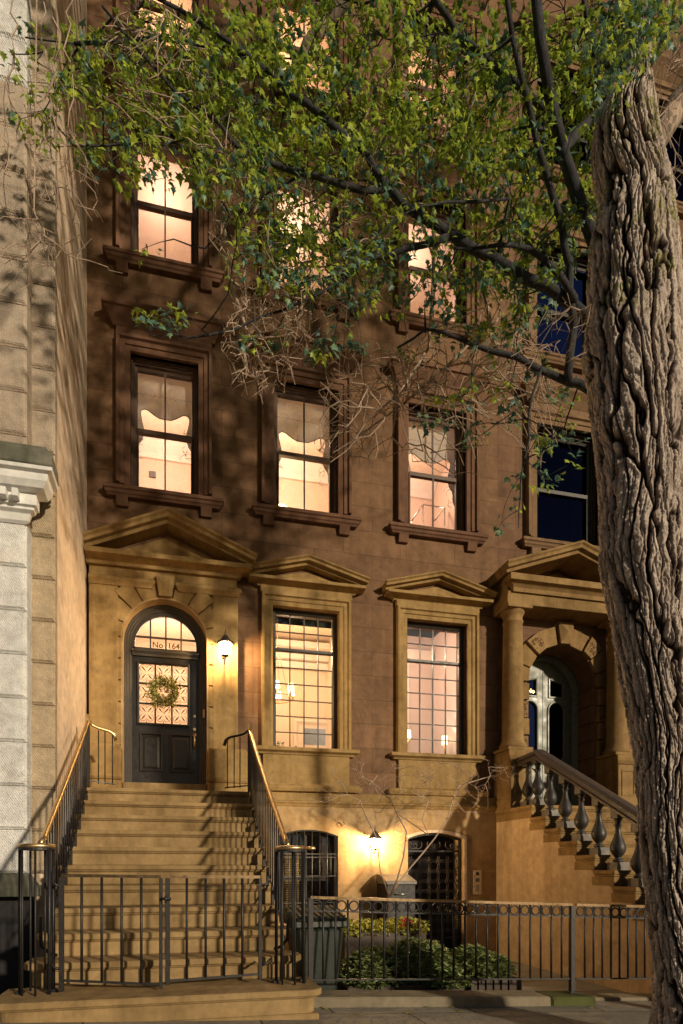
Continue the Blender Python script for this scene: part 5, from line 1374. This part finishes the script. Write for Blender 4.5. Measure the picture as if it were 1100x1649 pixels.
def regrow(nodes0, par0, att, jit, sag, seed, seg):
    r = random.Random(seed); nodes = list(nodes0); par = list(par0)
    def kd():
        t_ = kdtree.KDTree(len(nodes)); [t_.insert(n, i) for i, n in enumerate(nodes)]; t_.balance(); return t_
    T0 = kd(); att = sorted(att, key=lambda a: T0.find(a)[2]+r.uniform(0, .15)); ends = []; k = 0
    while k < len(att):
        T = kd(); step = max(10, k//5)
        for a in att[k:k+step]:
            co, i, d = T.find(a)
            if d < .015: continue
            for _ in range(r.choice((0, 1, 1, 2))):
                if par[i] >= 0 and (nodes[par[i]]-a).length < d*1.4: i = par[i]
            s0 = nodes[i]; D = a-s0; n = max(1, int(D.length/seg)); prev = i; side = rv(r)*D.length*jit
            for q in range(1, n+1):
                f = q/n; p = s0+D*f+side*math.sin(PI*f)+Vector((0, 0, -sag*D.length*math.sin(PI*f)))+rv(r)*(.02 if q < n else 0)
                nodes.append(p); par.append(prev); prev = len(nodes)-1
            ends.append(prev)
        k += step
    return nodes, par, ends
def tree_tubes(nodes, par, r0, expo, rmax, floor=None):
    n = len(nodes); cnt = [0]*n; kids = [[] for _ in range(n)]
    for i in range(n-1, 0, -1):
        pass
    order = sorted(range(n), reverse=True)
    cnt = [1]*n
    for i in order:
        if par[i] >= 0: cnt[par[i]] += cnt[i]; kids[par[i]].append(i)
    rad = [min(rmax, r0*c**expo) for c in cnt]
    if floor:
        for i, f in floor.items(): rad[i] = max(rad[i], f)
    mb = MB(); stack = [(-1, i) for i in range(n) if par[i] < 0]
    while stack:
        p, i = stack.pop(); chain = ([p] if p >= 0 else []) + [i]; q = i
        while kids[q]:
            b = max(kids[q], key=lambda c: cnt[c])
            for c in kids[q]:
                if c != b: stack.append((q, c))
            q = b; chain.append(q)
        if len(chain) < 2: continue
        rr_ = [rad[c] for c in chain]
        if p >= 0: rr_[0] = rr_[1]
        mb.tube([nodes[c] for c in chain], rr_, 9 if max(rr_) > .02 else (5 if max(rr_) > .006 else 4))
    return mb, rad
nodes, par, ends = regrow(nodes0, par0, att, .10, .05, 5, .14)
fl_ = {i: .085-.0035*i for i in range(len(trunk_pts))}
for L, ra, rb in ((lA, .048, .014), (lB, .026, .010), (lC, .026, .008), (lD, .03, .008), (lE, .036, .008), (lF, .012, .005), (lG, .036, .018), (lH, .022, .015), (lI, .018, .012), (lJ, .024, .010), (lK, .012, .005), (lL, .014, .005), (lM, .012, .005), (lN, .010, .004), (lO, .012, .005)):
    for k, i in enumerate(L): fl_[i] = ra+(rb-ra)*k/(len(L)-1)
mb, rad = tree_tubes(nodes, par, .0019, .42, .10, fl_)
part('branches', mb, M['limb'], leafy, fix=False)
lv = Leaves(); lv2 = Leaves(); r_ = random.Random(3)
def cluster(c, out, n, L):
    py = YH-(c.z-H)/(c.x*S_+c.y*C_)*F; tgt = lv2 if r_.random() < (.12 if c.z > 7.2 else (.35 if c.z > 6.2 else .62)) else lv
    for k in range(n):
        q_ = rv(r_); q_.z *= .35; d = (out*.5+q_+Vector((0, 0, -.42))).normalized(); nrm = (Vector((0, 0, .8))+rv(r_)*.65+Vector((.35, -.85, 0))).normalized()
        if abs(d.dot(nrm)) > .93: nrm = rv(r_)
        p = c+Vector((r_.uniform(-.07, .07), r_.uniform(-.07, .07), r_.uniform(-.02, .02)))+d*.02; tgt.maple(p, d, nrm, L*r_.uniform(.65, 1.15))
for e in ends:
    out = (nodes[e]-nodes[par[e]]).normalized() if par[e] >= 0 else rv(r_)
    cluster(nodes[e], out, r_.choice((4, 5, 6, 7)), .073)
    q = par[e]
    if q >= 0 and rad[q] < .008 and r_.random() < .6: cluster((nodes[q]+nodes[e])/2, rv(r_), 3, .070)
for _ in range(3200):        # unseen rest of the crown above the view, added to shade the upper walls
    v = rv(r_); c = Vector((2.6, 4.9, 11.6)) + Vector((v.x*4.2, v.y*1.7, v.z*3.0))*r_.uniform(.3, 1)**.5
    if YH-(c.z-H)/(c.x*S_+c.y*C_)*F > -60: continue
    cluster(c, rv(r_), 6, .11)
for _ in range(90):
    c = P3(*dens(r_, [(1000, 60, 60, 35, 1), (1050, 20, 60, 40, 1), (985, 130, 25, 30, .7)]), 2.75+r_.gauss(0, .1)); cluster(c, rv(r_), 6, .048)
lv.obj('leaves', M['leaf'], leafy); lv2.obj('blue_lit_leaves', M['leafblue'], leafy)
print('leaves', lv.n//13, 'nodes', len(nodes))

# ---- bare limbs and twigs of the big tree
bn0 = [P3(1035, 270, 3.15), P3(1082, 185, 3.2), P3(1140, 110, 3.4), P3(1160, -250, 4.0), P3(760, -260, 5.2), P3(650, -130, 5.7), P3(570, -20, 5.9), P3(520, 40, 5.9), P3(492, 80, 5.9), P3(482, 115, 5.9)]
bp0 = [-1]+list(range(len(bn0)-1))
def addb(pts, start):
    prev = start; o_ = []
    for x, y, Y in pts: bn0.append(P3(x, y, Y)); bp0.append(prev); prev = len(bn0)-1; o_.append(prev)
    return o_
b1 = addb([(540, 60, 5.8), (570, 45, 5.7), (620, 20, 5.7)], 7)
b2 = addb([(560, -200, 5.3), (300, -200, 4.2), (120, -120, 3.4), (60, -30, 3.2)], 4)
b3 = []
b4 = addb([(470, 180, 5.8), (500, 300, 5.6), (505, 420, 5.3), (480, 520, 5.1)], 9)
b5 = addb([(620, 160, 5.8), (660, 300, 5.5), (700, 420, 5.3), (690, 560, 5.1), (640, 640, 4.9)], 6)
b6 = addb([(350, 150, 5.8), (355, 300, 5.5), (370, 450, 5.2), (400, 540, 5.0)], 9)
b7 = addb([(790, 520, 5.2), (720, 590, 5.4), (650, 650, 5.5), (580, 700, 5.6)], None or 5)
b8 = addb([(960, 480, 3.05), (900, 500, 3.3), (850, 540, 3.6), (760, 560, 4.6), (690, 600, 5.0), (640, 650, 5.2), (590, 720, 5.3)], 0) if False else []
TW = [(430, 550, 75, 90, 1.8), (470, 480, 100, 60, 1.4), (600, 620, 90, 70, 1.2), (720, 600, 110, 80, .9), (560, 700, 60, 60, .5), (740, 720, 60, 50, .5), (640, 240, 60, 150, .6), (740, 160, 60, 100, .6), (390, 350, 60, 90, .7), (380, 230, 50, 100, .5), (250, 100, 100, 110, .5), (840, 620, 70, 90, .5), (880, 700, 40, 60, .3), (500, 330, 100, 80, .5), (410, 620, 40, 40, .5), (820, 500, 60, 60, .5), (640, 740, 50, 20, .3)]
r_ = random.Random(8); att = [P3(*dens(r_, TW), (5.0 if k_ % 3 else 5.8)+r_.gauss(0, .3)) for k_ in range(2300)]
nodes, par, ends = regrow(bn0, bp0, att, .16, -.02, 9, .10)
fl_ = {0: .06, 1: .075, 2: .075, 3: .08, 4: .075, 5: .072, 6: .068, 7: .062, 8: .055, 9: .04}
for L, ra, rb in ((b1, .02, .012), (b2, .03, .012), (b4, .010, .004), (b5, .013, .005), (b6, .010, .004), (b7, .012, .005)):
    for k, i in enumerate(L): fl_[i] = ra+(rb-ra)*k/(len(L)-1)
mb, rad = tree_tubes(nodes, par, .0028, .28, .12, fl_)
part('twigs', mb, M['twig'], big, fix=False)
bo = [nodes[i] for i in range(10)]; fine_ = []
for a, b in zip(bo[:-1], bo[1:]):
    for q in range(14): fine_.append((a.lerp(b, q/14), 0))
rb_ = [fl_[min(9, int(k/14))]*(1.08+.10*rnd.random()) for k in range(len(fine_))]
part('bough', MB().tube([p[0] for p in fine_], rb_, 14), M['boughbark'], big, fix=False)
# hanging near twigs on the left and right
def hang(x, y, segs, start):
    pts = [(x, y)]
    for dx, dy in segs:
        for q in (1, 2, 3): pts.append((x+dx*q/3+rnd.uniform(-7, 7), y+dy*q/3))
        x += dx; y += dy
    return addb([(a, b, 3.2+rnd.uniform(-.04, .04)) for a, b in pts], start)
r_ = random.Random(8)
def twig_group(roots, pars, hangs, dl, cnt, Y, sp):
    global bn0, bp0
    bn0 = [P3(*p) for p in roots]; bp0 = list(pars)
    for h in hangs: hang(*h)
    att = [P3(*dens(r_, dl), Y+r_.gauss(0, sp)) for _ in range(cnt)]
    nodes, par, ends = regrow(bn0, bp0, att, .16, .0, 12, .07)
    mb, rad = tree_tubes(nodes, par, .0014, .26, .0048, {}); part('hanging_twigs', mb, M['twig'], big, fix=False)
twig_group([(60, -60, 3.2), (20, -40, 3.2), (120, -60, 3.2)], (-1, 0, 0),
    [(20, 0, [(5, 60), (-10, 70), (15, 60), (-18, 70), (-5, 60)], 1), (70, 0, [(-6, 60), (20, 60), (-25, 60), (20, 60), (-8, 50), (20, 50)], 0),
     (80, 0, [(18, 80), (-18, 60), (14, 70), (14, 70), (20, 60), (10, 60)], 0), (118, 0, [(-16, 60), (20, 60), (-15, 60), (25, 70), (15, 60), (10, 40)], 2), (55, 340, [(20, 40), (35, 30), (45, 15), (40, 15)], 0)],
    [(60, 260, 70, 200, 1), (110, 330, 60, 120, .8), (20, 420, 30, 60, .5)], 230, 3.2, .15)
twig_group([(1100, 150, 3.0), (1060, 190, 3.0)], (-1, 0), [], [(1080, 110, 30, 70, 1), (1085, 270, 20, 60, .6)], 90, 3.0, .12)
twig_group([(952, 490, 2.95), (935, 500, 3.0)], (-1, 0), [], [(910, 530, 45, 60, 1), (860, 560, 40, 40, .5)], 80, 3.1, .12)

fl2 = Leaves(); r_ = random.Random(77)
for _ in range(46):
    x, y = r_.uniform(-1, 4.6), r_.choice((r_.uniform(4.1, 4.48), r_.uniform(3.4, 4.4), r_.uniform(4.85, 6)))
    if x < 1.1 and y > 3.9: y = 3.85
    z = gz(x)+.012 if y < 4.7 else -.275
    fl2.maple(Vector((x, y, z)), Vector((r_.uniform(-1, 1), r_.uniform(-1, 1), .05)), Vector((r_.uniform(-.2, .2), r_.uniform(-.2, .2), 1)), r_.uniform(.03, .06))
tag(fl2.obj('fallen_leaves', M['flower'], None, (0, 0, 0)), 'a scatter of small fallen leaves on the pavement', 'leaves', kind='stuff')
# ---- small bare tree in the courtyard planter
sm = thing('bare_sapling', 'small leafless multi stemmed sapling rising from the flower planter', 'sapling', (2.75, 7.0, .2))
bn0 = [P3(626, 1465, 7.0), P3(627, 1445, 7.0)]; bp0 = [-1, 0]
addb([(612, 1400, 6.95), (607, 1350, 6.9), (590, 1315, 6.85), (580, 1290, 6.8), (560, 1280, 6.8)], 1)
addb([(640, 1415, 7.0), (650, 1380, 7.0), (655, 1340, 7.0), (640, 1310, 7.0), (630, 1290, 7.0), (600, 1260, 7.0)], 1)
addb([(650, 1410, 7.1), (680, 1375, 7.1), (700, 1350, 7.1), (720, 1320, 7.1), (728, 1290, 7.1), (740, 1265, 7.1), (790, 1250, 7.1)], 1)
addb([(690, 1345, 7.05), (680, 1320, 7.05), (690, 1290, 7.0)], 10)
r_ = random.Random(5)
att = [P3(*dens(r_, [(650, 1265, 50, 35, 1), (720, 1270, 60, 45, 1), (790, 1245, 45, 30, .8), (600, 1300, 30, 40, .5), (640, 1320, 50, 50, .4), (700, 1235, 60, 18, .6), (530, 1285, 50, 25, .5), (570, 1240, 40, 30, .5), (760, 1290, 40, 25, .5)]), 7.0+r_.gauss(0, .22)) for _ in range(430)]
nodes, par, ends = regrow(bn0, bp0, att, .16, .0, 4, .08)
mb, rad = tree_tubes(nodes, par, .0016, .35, .016, {})
part('stems', mb, M['twig'], sm, fix=False)
